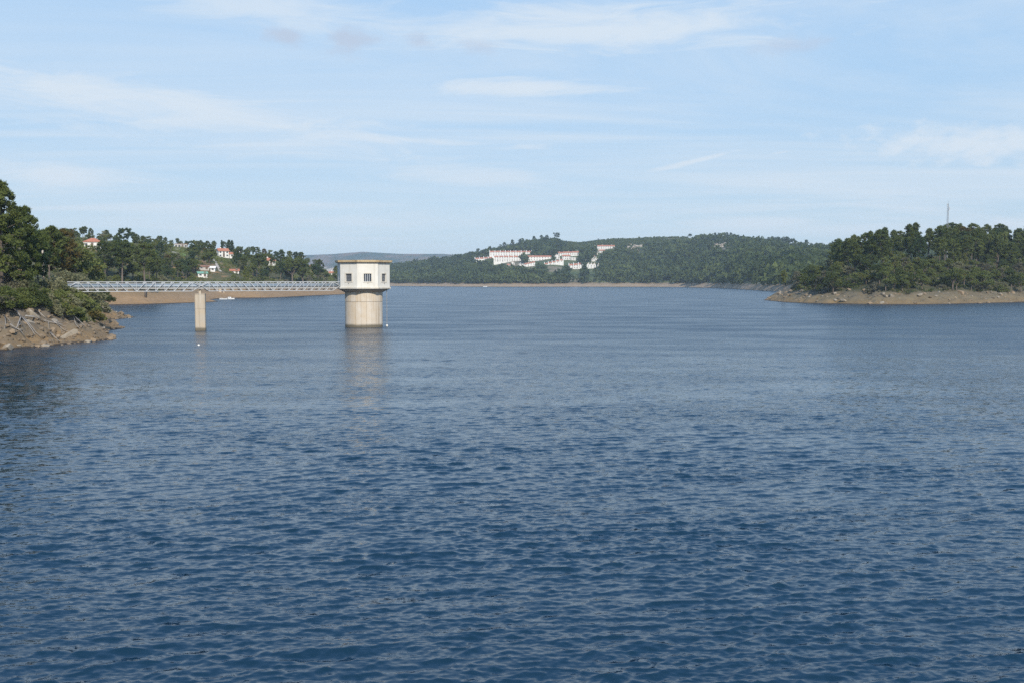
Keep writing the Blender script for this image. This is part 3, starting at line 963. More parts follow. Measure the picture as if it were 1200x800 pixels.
def house(name, label, cat, loc, rz, w, d, h, roof='gable', rise=None, wall='white_wall', tile='roof_tile', floors=1, nwin=3, chimneys=1,
          units=1, fins=False, step=0.0, group=None, door=True, base=3.0, ww=1.0):
    """a building with walls, roofs, windows, doors and chimneys; a terrace when units > 1"""
    t = thing(name, label, cat, loc, rz, group)
    rise = rise if rise is not None else d * 0.22
    uw = w / units
    wm = MB()
    for u in range(units):
        x0, x1 = -w / 2 + u * uw, -w / 2 + (u + 1) * uw
        zo = step * (u - (units - 1) / 2)
        e = 0.004 * (u % 2)
        wm.box(((x0 + x1) / 2, e, (h + zo - base) / 2), (uw, d, h + zo + base))
        if roof == 'gable':
            wm.add([(x0, -d / 2, h + zo), (x0, d / 2, h + zo), (x0, 0, h + zo + rise)], [(0, 1, 2)])
            wm.add([(x1, -d / 2, h + zo), (x1, d / 2, h + zo), (x1, 0, h + zo + rise)], [(2, 1, 0)])
        elif roof == 'front':
            wm.add([(x0, -d / 2, h + zo), (x1, -d / 2, h + zo), ((x0 + x1) / 2, -d / 2, h + zo + rise)], [(0, 1, 2)])
            wm.add([(x0, d / 2, h + zo), (x1, d / 2, h + zo), ((x0 + x1) / 2, d / 2, h + zo + rise)], [(2, 1, 0)])
    wm.build('wall', M[wall], t)
    for u in range(units):
        x0, x1 = -w / 2 + u * uw, -w / 2 + (u + 1) * uw
        zo = step * (u - (units - 1) / 2)
        rm = MB()
        ov = 0.35 if units == 1 else (-0.12 if fins else 0.0)
        if roof == 'gable':
            if units == 1:
                gable_roof(rm, x0, x1, -d / 2, d / 2, h + zo + 0.01, rise, 0.4)
            else:
                gable_roof(rm, x0 + 0.14 + 0.3, x1 - 0.14 - 0.3, -d / 2, d / 2, h + zo + 0.01, rise, 0.3)
        elif roof == 'front':
            gable_roof(rm, x0 + 0.35, x1 - 0.35, -d / 2, d / 2, h + zo + 0.01, rise, 0.3, axis='y')
        elif roof == 'hip':
            o = 0.5
            a, b = w / 2 + o, d / 2 + o
            rl = max(0.3, w / 2 - d / 2)
            P = [(-a, -b, h), (a, -b, h), (a, b, h), (-a, b, h), (-rl, 0, h + rise), (rl, 0, h + rise)]
            rm.add(P, [(0, 1, 5, 4), (1, 2, 5), (2, 3, 4, 5), (3, 0, 4), (3, 2, 1, 0)])
        else:
            rm.box(((x0 + x1) / 2, 0, h + zo + 0.12), (uw + 0.5, d + 0.5, 0.24))
        ro = rm.build('roof', M[tile], t)
        if u < chimneys or (units > 1 and chimneys):
            c = MB(); cx = x0 + uw * (0.3 if units == 1 else 0.62)
            c.box((cx, d * 0.12, h + zo + rise + 0.15), (0.7, 0.6, 1.3)); c.build('chimney', M[wall], ro)
        for fl in range(floors):
            fh = h / floors
            for q in range(nwin):
                x = x0 + uw * (q + 0.5) / nwin
                if door and fl == 0 and q == nwin // 2 and nwin > 1: continue
                obj('window', window_mesh(ww, min(1.3, fh * 0.45)), t, (x, -d / 2 - 0.04, zo + fh * fl + fh * 0.52))
        if door and nwin > 1:
            dmm = MB(); x = x0 + uw * (nwin // 2 + 0.5) / nwin
            dmm.box((x, -d / 2 - 0.02, zo + 1.05), (1.1, 0.1, 2.1)); dmm.build('door', M['door_wood'], t)
    if fins:
        for u in range(units + 1):
            x = -w / 2 + u * uw
            zo = step * (min(u, units - 1) - (units - 1) / 2)
            f = MB()
            P = [(-d / 2 - 0.5, -base), (d / 2 + 0.2, -base), (d / 2 + 0.2, h + zo + 0.9), (0, h + zo + rise + 1.3), (-d / 2 - 0.6, h + zo + 0.9)]
            vs = [(x - 0.4, p[0], p[1]) for p in P] + [(x + 0.4, p[0], p[1]) for p in P]
            f.add(vs, [(0, 1, 2, 3, 4)[::-1], (5, 6, 7, 8, 9)] + [(k, (k + 1) % 5, 5 + (k + 1) % 5, 5 + k) for k in range(5)])
            f.build('party_wall', M[wall], t)
    return t

footprints = []                       # x, y, radius kept clear of trees, and how far in front of it
def place(px, py, h, y0, y1, rad, front):
    x, y, z = on_ground(px, py, h, y0, y1)
    footprints.append((x, y, rad, front, z))
    return (x, y, z)

def face(loc, extra=0.0):
    return -math.atan2(loc[0], loc[1]) + extra

# hillside behind the bridge
L = place(111, 290.5, h_left, 300, 800, 8, 26)
house('house', 'white hilltop house with a long low hipped red roof above the left trees', 'house', L, face(L, R(-8)), 7.6, 6, 2.5, 'hip', 1.9, floors=1, nwin=3, chimneys=0, group='houses on the left hillside')
L = place(213.5, 291, h_left, 300, 800, 8, 30)
house('house', 'low hilltop house with a flat brown roof above a green lawn', 'house', L, face(L), 7.5, 6, 2.4, 'flat', 0.3, 'grey_wall', 'roof_brown', nwin=4, chimneys=0, group='houses on the left hillside', ww=1.2)
L = place(262.0, 301.5, h_left, 300, 800, 8, 34)
house('house', 'white two-storey house with a bright red roof and long white side wall', 'house', L, face(L, R(14)), 5.6, 5.2, 3.4, 'gable', 1.3, floors=2, nwin=3, group='houses on the left hillside')
L2 = (L[0] + 4.4, L[1] + 1.2, L[2] - 0.2)
house('house', 'small annex with a red lean roof against the white two-storey house', 'annex', L2, face(L, R(14)), 2.6, 3.6, 2.0, 'gable', 0.8, nwin=1, chimneys=0, door=False, group='houses on the left hillside')
L = place(237.5, 324.5, h_left, 300, 700, 4, 24)
house('shed', 'white hut with a pale green sheet roof low on the slope', 'hut', L, face(L, R(10)), 4.0, 3.2, 1.5, 'gable', 0.6, tile='roof_green', nwin=2, chimneys=0, group='huts on the left hillside')
L = place(240, 316, h_left, 300, 700, 4, 22)
house('shed', 'open shed with a tan roof just above the green-roofed hut', 'shed', L, face(L), 4.6, 3.2, 1.2, 'gable', 0.55, 'grey_wall', 'roof_brown', nwin=2, chimneys=0, group='huts on the left hillside')
L = place(250.5, 318.0, h_left, 300, 700, 3, 18)
house('shed', 'tiny white cabin at the foot of the pale stair path', 'cabin', L, face(L, R(-10)), 2.0, 2.2, 1.5, 'gable', 0.6, tile='white_wall', nwin=1, chimneys=0, door=False, group='huts on the left hillside')
L = place(275.5, 319.8, h_left, 300, 700, 4, 22)
house('shed', 'low shed with a red tiled roof right of the stair path', 'shed', L, face(L), 4.0, 3.2, 0.9, 'gable', 0.7, nwin=2, chimneys=0, group='huts on the left hillside')
L = place(283, 297, h_left, 300, 800, 3, 16)
house('shed', 'tiny white turret-like kiosk among trees right of the red-roofed house', 'kiosk', L, face(L), 1.1, 1.1, 1.3, 'hip', 1.0, tile='white_wall', nwin=1, chimneys=0, door=False, group='huts on the left hillside')
L = place(316.5, 311, h_left, 300, 800, 3.2, 10)
house('house', 'white house with an orange gable half hidden by round-topped trees', 'house', L, face(L, R(25)), 5.0, 4.6, 2.6, 'gable', 1.3, floors=1, nwin=3, group='houses on the left hillside')
L = place(340, 313, h_left, 300, 800, 2.2, 8)
house('shed', 'small grey shed in shade under the round-topped trees', 'shed', L, face(L), 4.4, 3.0, 1.3, 'gable', 0.6, 'grey_wall', 'roof_brown', nwin=2, chimneys=0, group='huts on the left hillside')
L = place(390.5, 318.5, h_left, 400, 800, 2.5, 20)
house('house', 'white house with a reddish roof peeping out left of the tower', 'house', L, face(L), 5.0, 4.2, 1.7, 'gable', 0.9, nwin=3, group='houses on the left hillside')
L = place(363, 315, h_left, 400, 900, 4, 18)
house('house', 'pale little house among dark trees halfway to the tower', 'house', L, face(L, R(-15)), 2.4, 3, 1.4, 'gable', 0.7, 'grey_wall', nwin=1, chimneys=0, door=False, group='houses on the left hillside')
L = place(260, 342.5, h_left, 300, 700, 3, 20)
hut = thing('pump_hut', 'squat pinkish concrete pump hut on the sandy shore by the boats', 'hut', L, face(L))
MB().box((0, 0, 0.2), (2.3, 2.0, 2.2)).build('wall', M['pier'], hut)
MB().box((0, 0, 1.38), (2.5, 2.2, 0.16)).build('roof', M['lip'], hut)
MB().box((0.3, -1.02, 0.3), (0.8, 0.08, 1.5)).build('door', M['door_wood'], hut)

def strip(name, label, pts, width, mat, h, lift=0.06, kind='structure'):
    """a path or lawn laid over the slope, with its own small thickness"""
    m = MB()
    P = []
    for i in range(len(pts) - 1):
        n = 10
        for q in range(n + (i == len(pts) - 2)):
            f = q / n
            P.append(tuple(pts[i][k] * (1 - f) + pts[i + 1][k] * f for k in range(2)))
    wd = width if isinstance(width, (list, tuple)) else [width] * 2
    vs = []
    for i, (x, y) in enumerate(P):
        a, b = P[max(i - 1, 0)], P[min(i + 1, len(P) - 1)]
        d = Vector((b[0] - a[0], b[1] - a[1])).normalized()
        w = wd[0] + (wd[1] - wd[0]) * i / (len(P) - 1)
        for s in (-0.5, 0, 0.5):
            px_, py_ = x - d.y * w * s, y + d.x * w * s
            vs.append((px_, py_, float(h(px_, py_)) + lift))
    fs = []
    for i in range(len(P) - 1):
        for k in range(2): fs.append((i * 3 + k, i * 3 + k + 1, i * 3 + 4 + k, i * 3 + 3 + k))
    m.add(vs, fs)
    o = m.build(name, M[mat], smooth=True)
    return tag(o, label, None, None, kind)
def on_left(px, py): return on_ground(px, py, h_left, 300, 800)[:2]
pa, pb = on_left(251, 303), on_left(259, 318.5)
strip('stair_path', 'pale stepped path climbing to the red-roofed white house', [pb, on_left(255, 311), pa], 1.4, 'path', h_left, 0.12)
footprints.append((pb[0], pb[1], 3, 24, 5.0)); footprints.append((*on_left(255, 311), 3, 22, 12.0))
strip('driveway', 'pale ramp running up to the flat-roofed house', [on_left(206, 298.5), on_left(209.5, 291.5)], 3.0, 'path', h_left, 0.12)
strip('lawn', 'bright mown lawn below the flat-roofed house', [on_left(213.5, 300), on_left(214.5, 292.5)], 4.6, 'grass', h_left, 0.09)
footprints.append((*on_left(212, 298), 7, 26, float(h_left(*on_left(212, 298)))))

# white car glimpsed between the trees of the left bank
L = place(80.5, 302.5, h_left, 150, 420, 2.5, 30)
carb = thing('parked_car', 'small white car parked between the trees above the left bank', 'car', L, face(L, R(5)))
m = MB(); m.prism([(-1.9, 0.25), (1.9, 0.25), (1.95, 0.7), (1.1, 0.85), (0.6, 1.35), (-1.0, 1.4), (-1.7, 0.9), (-1.95, 0.8)], -0.78, 0.78)
m.v = [(a, c, b) for a, b, c in m.v]
m.f = [f[::-1] for f in m.f]
m.build('body', M['white_paint'], carb)
for x in (-1.25, 1.2):
    for y in (-0.72, 0.72):
        w_ = MB(); w_.tube([(x, y - 0.1, 0.3), (x, y + 0.1, 0.3)], [0.3, 0.3], 12); w_.build('wheel', M['steel_dark'], carb)
for x0_, x1_ in ((-0.95, -0.2), (-0.1, 0.55)):
    w_ = MB(); w_.box(((x0_ + x1_) / 2, -0.785, 1.08), (x1_ - x0_, 0.02, 0.36)); w_.build('window', M['glass_dark'], carb)

# village on the far hill
VG = 'white buildings of the village on the far hill'
def villa(px0, px1, py, hpx, label, units=1, fins=False, roof='gable', step=0.0, floors=2, nwin=2, rot=0.0, dep=9.0, cat='house', name='house', tile='roof_tile', front=115, chim=1):
    L = place((px0 + px1) / 2, py, h_far, 700, 2400, (px1 - px0) / 2 * 1.2, front)
    k = L[1] / 1167
    return house(name, label, cat, L, face(L, rot), (px1 - px0) * k, dep, hpx * k, roof, dep * 0.2, floors=floors, nwin=nwin, units=units, fins=fins, step=step, group=VG, chimneys=chim, base=5, tile=tile, ww=1.1)
villa(574, 629, 300.2, 4.2, 'topmost long white terrace with a red roof and nine party walls', 9, True, floors=2, nwin=2, cat='terrace', name='terrace')
villa(579, 613, 307.0, 5.4, 'tall white three-storey terrace just below the topmost long row', 6, True, floors=3, nwin=2, cat='terrace', name='terrace')
villa(556.5, 577, 307.0, 3.6, 'short white stepped terrace at the left end of the village', 4, True, step=0.5, floors=1, nwin=2, rot=R(6), cat='terrace', name='terrace')
villa(615, 647, 305.3, 4.0, 'white hotel wing under one long unbroken red roof in mid village', 1, False, floors=2, nwin=10, cat='hotel', name='hotel')
villa(594.5, 598.0, 313, 2.2, 'leftmost tiny villa below the three-storey terrace', 1, nwin=2, floors=1, dep=6)
villa(599.0, 603, 311.0, 3.0, 'narrow villa with a red gable below the three-storey terrace', 1, roof='front', nwin=2, floors=2, dep=6)
villa(608, 614, 311.5, 1.8, 'flat white villa left of the stepped lower row', 1, roof='flat', tile='white_wall', nwin=3, floors=1, dep=6)
villa(614.5, 627, 312, 3.0, 'lower row of four white villas with red roofs climbing to the right', 4, False, step=0.9, floors=2, nwin=1, dep=7, cat='terrace', name='terrace')
villa(638, 660, 310, 2.3, 'slanting lower row of five red-roofed villas in mid slope', 5, True, step=1.3, floors=1, nwin=1, dep=7, cat='terrace', name='terrace')
villa(649, 680, 300.0, 3.4, 'upper white hotel block with a flat left half behind the village', 3, False, step=0.5, floors=2, nwin=4, cat='hotel', name='hotel')
villa(650, 655.5, 303.4, 3.6, 'narrow white house between the long red roof and the round-fronted one', 1, roof='front', floors=2, nwin=2, dep=7)
villa(659, 668, 304.4, 3.8, 'white house with a pink roof below the upper hotel block', 1, floors=2, nwin=4)
villa(668.5, 674.5, 305.0, 3.0, 'white villa to the right of the pink-roofed house', 1, roof='flat', tile='white_wall', floors=2, nwin=3)
villa(666.5, 683, 315.0, 4.2, 'broad stepped white villa group lowest on the slope', 3, True, step=0.6, floors=2, nwin=2, cat='terrace', name='terrace')
villa(687.5, 698, 314.5, 4.2, 'white villa cluster with red gables beside the lowest group', 3, False, roof='front', floors=2, nwin=1, cat='terrace', name='terrace')
villa(700, 703.6, 315, 4.6, 'tall narrow white house at the right end of the lowest row', 1, roof='front', floors=3, nwin=1, dep=7)
villa(684, 688, 305.3, 2.2, 'small red-roofed house left of the middle right cluster', 1, floors=1, nwin=2, dep=7)
villa(689, 692, 305.6, 3.6, 'slim white tower house in the middle right cluster', 1, roof='hip', floors=3, nwin=1, dep=5)
villa(693, 700.5, 306.2, 2.6, 'white villa with an arched front in the middle right cluster', 1, roof='flat', tile='white_wall', floors=1, nwin=4, dep=8)
villa(694, 698.5, 302.8, 2.6, 'red-roofed house standing above the middle right cluster', 1, floors=2, nwin=2, dep=8)
villa(697.5, 701.5, 298.6, 2.6, 'lower of two houses on the lane to the big red-roofed hotel', 1, roof='front', floors=2, nwin=2, dep=8)
villa(701.8, 708, 296.8, 2.8, 'upper of two houses on the lane to the big red-roofed hotel', 1, floors=2, nwin=3, dep=8)
villa(699.5, 720, 292.0, 3.0, 'big white hotel with a long red roof highest at right', 2, False, floors=2, nwin=5, cat='hotel', name='hotel')
villa(696.3, 698.0, 289.8, 1.6, 'tiny white hut left of the highest hotel', 1, roof='flat', tile='white_wall', floors=1, nwin=1, dep=5, chim=0)
villa(717, 722.5, 295.8, 1.6, 'low white bungalow below the right end of the highest hotel', 1, roof='flat', tile='white_wall', floors=1, nwin=3, dep=6, chim=0)
villa(841.5, 845.5, 281.5, 2.4, 'lone white house above pale crags on the far skyline', 1, roof='gable', floors=2, nwin=2, dep=8, tile='white_wall')
villa(953.5, 957.5, 287.2, 1.6, 'lone red-roofed house on the far skyline left of the headland pines', 1, floors=1, nwin=2, dep=7)
court = place(636.5, 299.3, h_far, 700, 2400, 12, 22)
cm = MB(); kx = court[1] / 1167
cm.box((0, 0, 0.3), (19 * kx, 20, 0.6)); co_ = cm.build('sports_court', M['roof_green'], None, (court[0], court[1], court[2]), face(court))
tag(co_, 'green sports court between the topmost terrace and the long red roof', 'sports court')

# lattice mast in the pine wood
my = 425.0
mx_ = at(1108, my)
mast = thing('radio_mast', 'slender grey lattice mast rising above the headland pines', 'mast', (mx_, my, float(h_head(mx_, my))))
zt_ = ray_z(235, my) - float(h_head(mx_, my))
legs = [(0.34 * math.cos(a), 0.34 * math.sin(a)) for a in (0.5, 0.5 + 2.094, 0.5 + 4.189)]
for lx, ly in legs:
    m = MB(); m.tube([(lx, ly, 0), (lx * 0.9, ly * 0.9, zt_ * 0.94)], [0.075, 0.06], 5); m.build('leg', M['steel_dark'], mast)
lat = MB()
nn = 30
for q in range(nn):
    za, zb2 = zt_ * 0.94 * q / nn, zt_ * 0.94 * (q + 1) / nn
    for k in range(3):
        a, b = legs[k], legs[(k + 1) % 3]
        lat.beam((a[0], a[1], za), (b[0], b[1], zb2), 0.05)
lat.build('lattice', M['steel_dark'], mast)
for z, s in ((0.86, 1), (0.92, -1)):
    m = MB(); m.box((0.45 * s, -0.3, zt_ * z), (0.28, 0.2, 1.3)); m.build('antenna', M['steel'], mast)
m = MB(); m.tube([(0, 0, zt_ * 0.92), (0, 0, zt_)], [0.05, 0.03], 5); m.build('spike', M['steel_dark'], mast)

# ------------------------------------------------------------------ trees: prototypes
def leaf_cloud(C, Rad, n, size, elong=1.6, g=None, upward=0.0):
    """n small triangular leaf sprays on and inside every clump"""
    g = g or rng
    C, Rad = np.asarray(C, float), np.asarray(Rad, float)
    if Rad.ndim == 1: Rad = np.stack([Rad, Rad, Rad * 0.75], -1)
    k = len(C)
    d = g.normal(size=(k, n, 3))
    d /= np.linalg.norm(d, axis=-1, keepdims=True)
    r = g.uniform(0.45, 1.0, (k, n, 1)) ** 0.6
    p = C[:, None] + d * r * Rad[:, None]
    a = d + g.normal(size=(k, n, 3)) * 0.8
    a[..., 2] += upward
    a /= np.linalg.norm(a, axis=-1, keepdims=True)
    b = np.cross(a, g.normal(size=(k, n, 3)))
    b /= np.linalg.norm(b, axis=-1, keepdims=True)
    s = size * g.uniform(0.65, 1.35, (k, n, 1))
    V = np.stack([p - a * s * elong * 0.5 + b * s * 0.45, p - a * s * elong * 0.5 - b * s * 0.45, p + a * s * elong * 0.6], 2).reshape(-1, 3)
    F = np.arange(len(V)).reshape(-1, 3)
    tone = np.repeat(np.clip(g.uniform(0, 1, (k, 1)) * 0.65 + g.uniform(0, 1, (k, n)) * 0.35, 0, 1), 3, axis=1).ravel()
    return V, F, tone

def crown_mesh(name, C, Rad, n, size, mat, elong=1.6, upward=0.0):
    V, F, t = leaf_cloud(C, Rad, n, size, elong, None, upward)
    return np_mesh(name, V, F, mat, attrs={'tone': t})

def pine_proto(seed, H=12.0, bare=0.5, spread=2.1, lean=0.3, n=46, leaf=0.27, top='round', clumps=58):
    g = np.random.default_rng(seed)
    bend = g.uniform(-lean, lean, 2)
    axis = lambda f: np.array([bend[0] * f * f + 0.12 * math.sin(4 * f + seed), bend[1] * f * f + 0.1 * math.sin(3 * f + 2 * seed), H * f])
    tb = MB()
    fs = np.linspace(-0.03, 0.97, 9)
    tb.tube([axis(f) for f in fs], [0.22 * (1 - 0.82 * max(f, 0)) for f in fs], 7)
    C, Rd = [], []
    for k in range(clumps):
        f = bare + (1 - bare) * ((k + 0.5) / clumps) ** 0.9
        u = (f - bare) / (1 - bare)
        if top == 'round': env = math.sin(math.pi * min(1, 0.18 + 0.80 * u)) ** 0.7
        elif top == 'flat': env = 0.55 + 0.6 * u if u < 0.75 else 1.0 - (u - 0.75) * 2.2
        else: env = 1.05 * (1 - u) ** 0.8 + 0.10
        ang = k * 2.4 + g.uniform(-0.6, 0.6)
        rad = spread * env * g.uniform(0.35, 1.05)
        b = axis(f)
        tip = b + np.array([math.cos(ang) * rad, math.sin(ang) * rad, 0.22 * rad + g.uniform(-0.3, 0.3)])
        C.append(tip)
        Rd.append(g.uniform(0.36, 0.78) * (0.6 + 0.4 * env))
        if k % 2 == 0 and rad > 0.5:
            st = axis(f - 0.03)
            tb.tube([st, (st + tip) / 2 + np.array([0, 0, 0.1]), tip], [0.055, 0.035, 0.012], 4, cap=False)
    for q in range(3):                              # a few dead snags on the bare bole
        f = bare * g.uniform(0.55, 0.95); a = g.uniform(0, 6.28); st = axis(f)
        tb.tube([st, st + np.array([math.cos(a), math.sin(a), 0.1]) * g.uniform(0.5, 1.1)], [0.03, 0.008], 4, cap=False)
    V, F, t = leaf_cloud(C, Rd, n, leaf, 2.0, g, 0.5)
    return tb.mesh('trunk', M['bark'], True), (V, F, t), H

def leafy_proto(seed, H=8.0, w=3.0, bare=0.22, n=55, leaf=0.25, clumps=70, lobes=5):
    g = np.random.default_rng(seed)
    L = []
    for q in range(lobes):
        a = q * 6.283 / lobes + g.uniform(-0.5, 0.5)
        r = w * g.uniform(0.25, 0.55)
        L.append((np.array([math.cos(a) * r, math.sin(a) * r, H * g.uniform(bare + 0.22, 0.72)]), w * g.uniform(0.42, 0.62)))
    L.append((np.array([g.uniform(-.2, .2) * w, g.uniform(-.2, .2) * w, H * 0.78]), w * 0.5))
    C, Rd = [], []
    for k in range(clumps):
        c, r = L[k % len(L)]
        d = g.normal(size=3); d /= np.linalg.norm(d)
        if d[2] < -0.35: d[2] *= -1
        p = c + d * r * np.array([1, 1, 0.85]) * g.uniform(0.6, 1.02)
        p[2] = min(max(p[2], H * bare), H * 0.97)
        C.append(p); Rd.append(w * g.uniform(0.11, 0.25))
    tb = MB()
    fork = np.array([0.05, 0.0, H * (bare + 0.12)])
    tb.tube([(0, 0, -0.4), (0.06, 0.03, H * bare * 0.6), fork], [0.24 * H / 8, 0.19 * H / 8, 0.15 * H / 8], 7)
    for c, r in L:
        tb.tube([fork, (fork + c) / 2 + np.array([0, 0, -0.1]), c, c + np.array([0.1, 0.1, r * 0.6])], [0.11 * H / 8, 0.08 * H / 8, 0.05 * H / 8, 0.015], 5, cap=False)
    V, F, t = leaf_cloud(C, Rd, n, leaf, 1.35, g)
    return tb.mesh('trunk', M['bark'], True), (V, F, t), H

def shrub_proto(seed, H=3.5, w=2.6, n=60, leaf=0.18, clumps=48):
    g = np.random.default_rng(seed)
    C, Rd = [], []
    for k in range(clumps):
        a, u = g.uniform(0, 6.283), math.sqrt(g.uniform(0, 1))
        lob = 1 + 0.25 * math.sin(3 * a + seed) + 0.15 * math.sin(5 * a + 2 * seed)
        x, y = math.cos(a) * u * w * lob * 0.85, math.sin(a) * u * w * lob * 0.85
        top = H * (1 - 0.75 * (u ** 2.2)) * g.uniform(0.75, 1.02)
        C.append((x, y, max(0.25, top * g.uniform(0.55, 1.0) - 0.3)))
        Rd.append(g.uniform(0.36, 0.62) * w / 2.6)
    tb = MB()
    for q in range(6):
        a = q * 1.05 + g.uniform(-.3, .3); r = w * g.uniform(0.3, 0.6)
        tb.tube([(0.08 * math.cos(a), 0.08 * math.sin(a), -0.2), (r * 0.4 * math.cos(a), r * 0.4 * math.sin(a), H * 0.4), (r * math.cos(a), r * math.sin(a), H * 0.78)], [0.07, 0.045, 0.012], 5, cap=False)
    V, F, t = leaf_cloud(C, Rd, n, leaf, 1.35, g)
    return tb.mesh('stems', M['bark'], True), (V, F, t), H

P = {}
for i in range(4): P['pine%d' % i] = pine_proto(40 + i, 12, (0.50, 0.42, 0.56, 0.48)[i], (2.2, 2.5, 2.0, 2.7)[i], 0.5, top=('round', 'round', 'flat', 'round')[i])
P['fullpine0'] = pine_proto(51, 12, 0.16, 3.2, 0.3, 75, 0.19, 'cone', 120)
for i in range(3): P['midpine%d' % i] = pine_proto(55 + i, 12, (0.34, 0.28, 0.38)[i], (2.3, 2.6, 2.2)[i], 0.5, 46, 0.27, ('round', 'round', 'cone')[i], 72)
P['fullpine1'] = pine_proto(52, 12, 0.22, 3.2, 0.5, 75, 0.19, 'round', 120)
P['umbrella'] = pine_proto(61, 11, 0.55, 3.4, 0.5, 80, 0.28, 'flat', 44)
P['cypress'] = pine_proto(62, 9, 0.06, 1.3, 0.1, 60, 0.24, 'cone', 46)
for i in range(4): P['leafy%d' % i] = leafy_proto(70 + i, 8, (2.9, 3.3, 2.7, 3.6)[i], (0.2, 0.16, 0.24, 0.14)[i])
P['round'] = leafy_proto(75, 8, 3.4, 0.2, 90, 0.24, 70, 6)
for i in range(3): P['shrub%d' % i] = shrub_proto(80 + i, 3.5, (2.5, 2.9, 2.3)[i])
for i in range(3): P['bush%d' % i] = shrub_proto(90 + i, 4.5, (3.2, 3.6, 2.9)[i], 120, 0.17, 85)
P['poplar'] = pine_proto(66, 8, 0.05, 0.75, 0.05, 60, 0.22, 'round', 40)
crown_cache = {}
def crown_of(name, key, mat, parent):
    """the shared crown mesh of a prototype, with this tree's own foliage material"""
    if key not in crown_cache:
        V, F, t = P[key][1]
        crown_cache[key] = np_mesh('crown', V, F, M['oak'], attrs={'tone': t})
    o = obj(name, crown_cache[key], parent)
    o.material_slots[0].link = 'OBJECT'
    o.material_slots[0].material = M[mat]
    return o

planted = []
def plant(key, mat, x, y, z, H, label, group, name, cat, wid=1.0):
    s = H / P[key][2]
    t = thing(name, label, cat, (x, y, z - 0.05), random.uniform(0, 6.283), group)
    t.scale = (s * wid, s * wid, s)
    obj('stems' if name == 'shrub' else 'trunk', P[key][0], t)
    crown_of('foliage' if name == 'shrub' else 'crown', key, mat, t)
    planted.append((x, y, H * 0.22))
    return t

def hero(px, y, py_top, key, mat, label, name='pine_tree', cat='pine tree', h=h_left, wid=1.0, group=None):
    x = at(px, y)
    z = float(h(x, y))
    plant(key, mat, x, y, z, ray_z(py_top, y) - z, label, group, name, cat, wid)

# trees that stand out by themselves
hero(2, 127, 216, 'fullpine0', 'pine', 'tallest dark pine, standing at the left edge above the grey scrub')
hero(28, 133, 244, 'fullpine1', 'pine', 'full dark pine just right of the tallest pine on the left bank', wid=0.9)
hero(-22, 137, 226, 'fullpine1', 'pine', 'dark pine mostly cut off by the left edge of the view')
hero(45, 141, 272, 'pine1', 'pine_blue', 'small pine leaning out at the foot of the two tall left pines', wid=0.8)
hero(59, 168, 266, 'pine0', 'pine', 'round-headed pine between the tall left pines and the rusty one', wid=1.1)
hero(76, 172, 270, 'pine3', 'pine_rust', 'pine with rusty brown top left of the red-roofed hilltop house')
hero(68, 182, 279, 'pine1', 'pine', 'bushy pine under the rusty-topped one on the left bank', wid=1.2)
hero(86, 214, 281, 'leafy1', 'oak', 'rounded green oak left of the red-roofed hilltop house', 'broadleaf_tree', 'tree', wid=1.1)
hero(97, 222, 287, 'leafy2', 'oak', 'green oak directly under the left end of the hilltop red roof', 'broadleaf_tree', 'tree', wid=1.1)
hero(124, 330, 283, 'pine0', 'pine', 'tall pine with a straight bare trunk, leftmost of three behind the bridge', wid=1.15)
hero(144, 326, 284, 'pine2', 'pine', 'tall pine with a bare trunk, middle of three behind the bridge', wid=1.35)
hero(170, 327, 286, 'pine3', 'pine', 'pine with a leaning bare trunk, right of three behind the bridge', wid=1.2)
hero(147, 470, 268.5, 'umbrella', 'pine_blue', 'domed umbrella pine highest on the left skyline', wid=1.15)
hero(139, 465, 277, 'round', 'pine_blue', 'dark rounded tree left under the domed umbrella pine', 'broadleaf_tree', 'tree')
hero(107, 600, 275.5, 'round', 'pine_blue', 'dark bush-like tree behind the left half of the hilltop red roof', 'broadleaf_tree', 'tree', wid=0.9)
hero(120.5, 600, 274.5, 'cypress', 'pine_blue', 'small cypress behind the right end of the hilltop red roof', 'cypress_tree', 'cypress')
hero(226, 540, 281, 'leafy0', 'pine_blue', 'dark round tree at the right end of the flat-roofed house', 'broadleaf_tree', 'tree', wid=0.7)
hero(252, 560, 284.5, 'umbrella', 'pine', 'flat-topped pine left above the red-roofed white house', wid=0.75)
hero(261, 570, 282, 'cypress', 'pine_blue', 'pointed cypress directly behind the red-roofed white house', 'cypress_tree', 'cypress', wid=0.9)
hero(269, 570, 281.5, 'cypress', 'pine_blue', 'broad pointed cypress at right behind the red-roofed white house', 'cypress_tree', 'cypress', wid=1.3)
hero(273.5, 572, 282, 'cypress', 'pine_blue', 'rightmost pointed cypress behind the red-roofed white house', 'cypress_tree', 'cypress', wid=1.1)
hero(281, 560, 288, 'round', 'pine', 'dark rounded oak beside the tiny white kiosk', 'broadleaf_tree', 'tree', wid=1.0)
hero(287.5, 466, 312, 'poplar', 'yellow', 'slim yellow-green poplar just above the footbridge', 'poplar_tree', 'poplar')
hero(291, 466, 317, 'poplar', 'yellow', 'smaller yellow-green poplar right beside the slim one', 'poplar_tree', 'poplar')
hero(301, 500, 296, 'round', 'oak', 'broad rounded oak left of the orange gable', 'broadleaf_tree', 'tree', wid=1.25)
hero(320, 540, 299.5, 'umbrella', 'pine', 'umbrella pine standing over the house with the orange gable', wid=0.8)
hero(330.5, 530, 293.5, 'pine1', 'pine_blue', 'tall open-crowned pine between two white houses near the tower', wid=1.0)
hero(343, 520, 299.5, 'round', 'pine', 'large dark dome-shaped tree over the grey shed', 'broadleaf_tree', 'tree', wid=1.1)
hero(355, 524, 301.5, 'round', 'pine', 'dark dome-shaped tree right of the large one over the grey shed', 'broadleaf_tree', 'tree', wid=0.9)
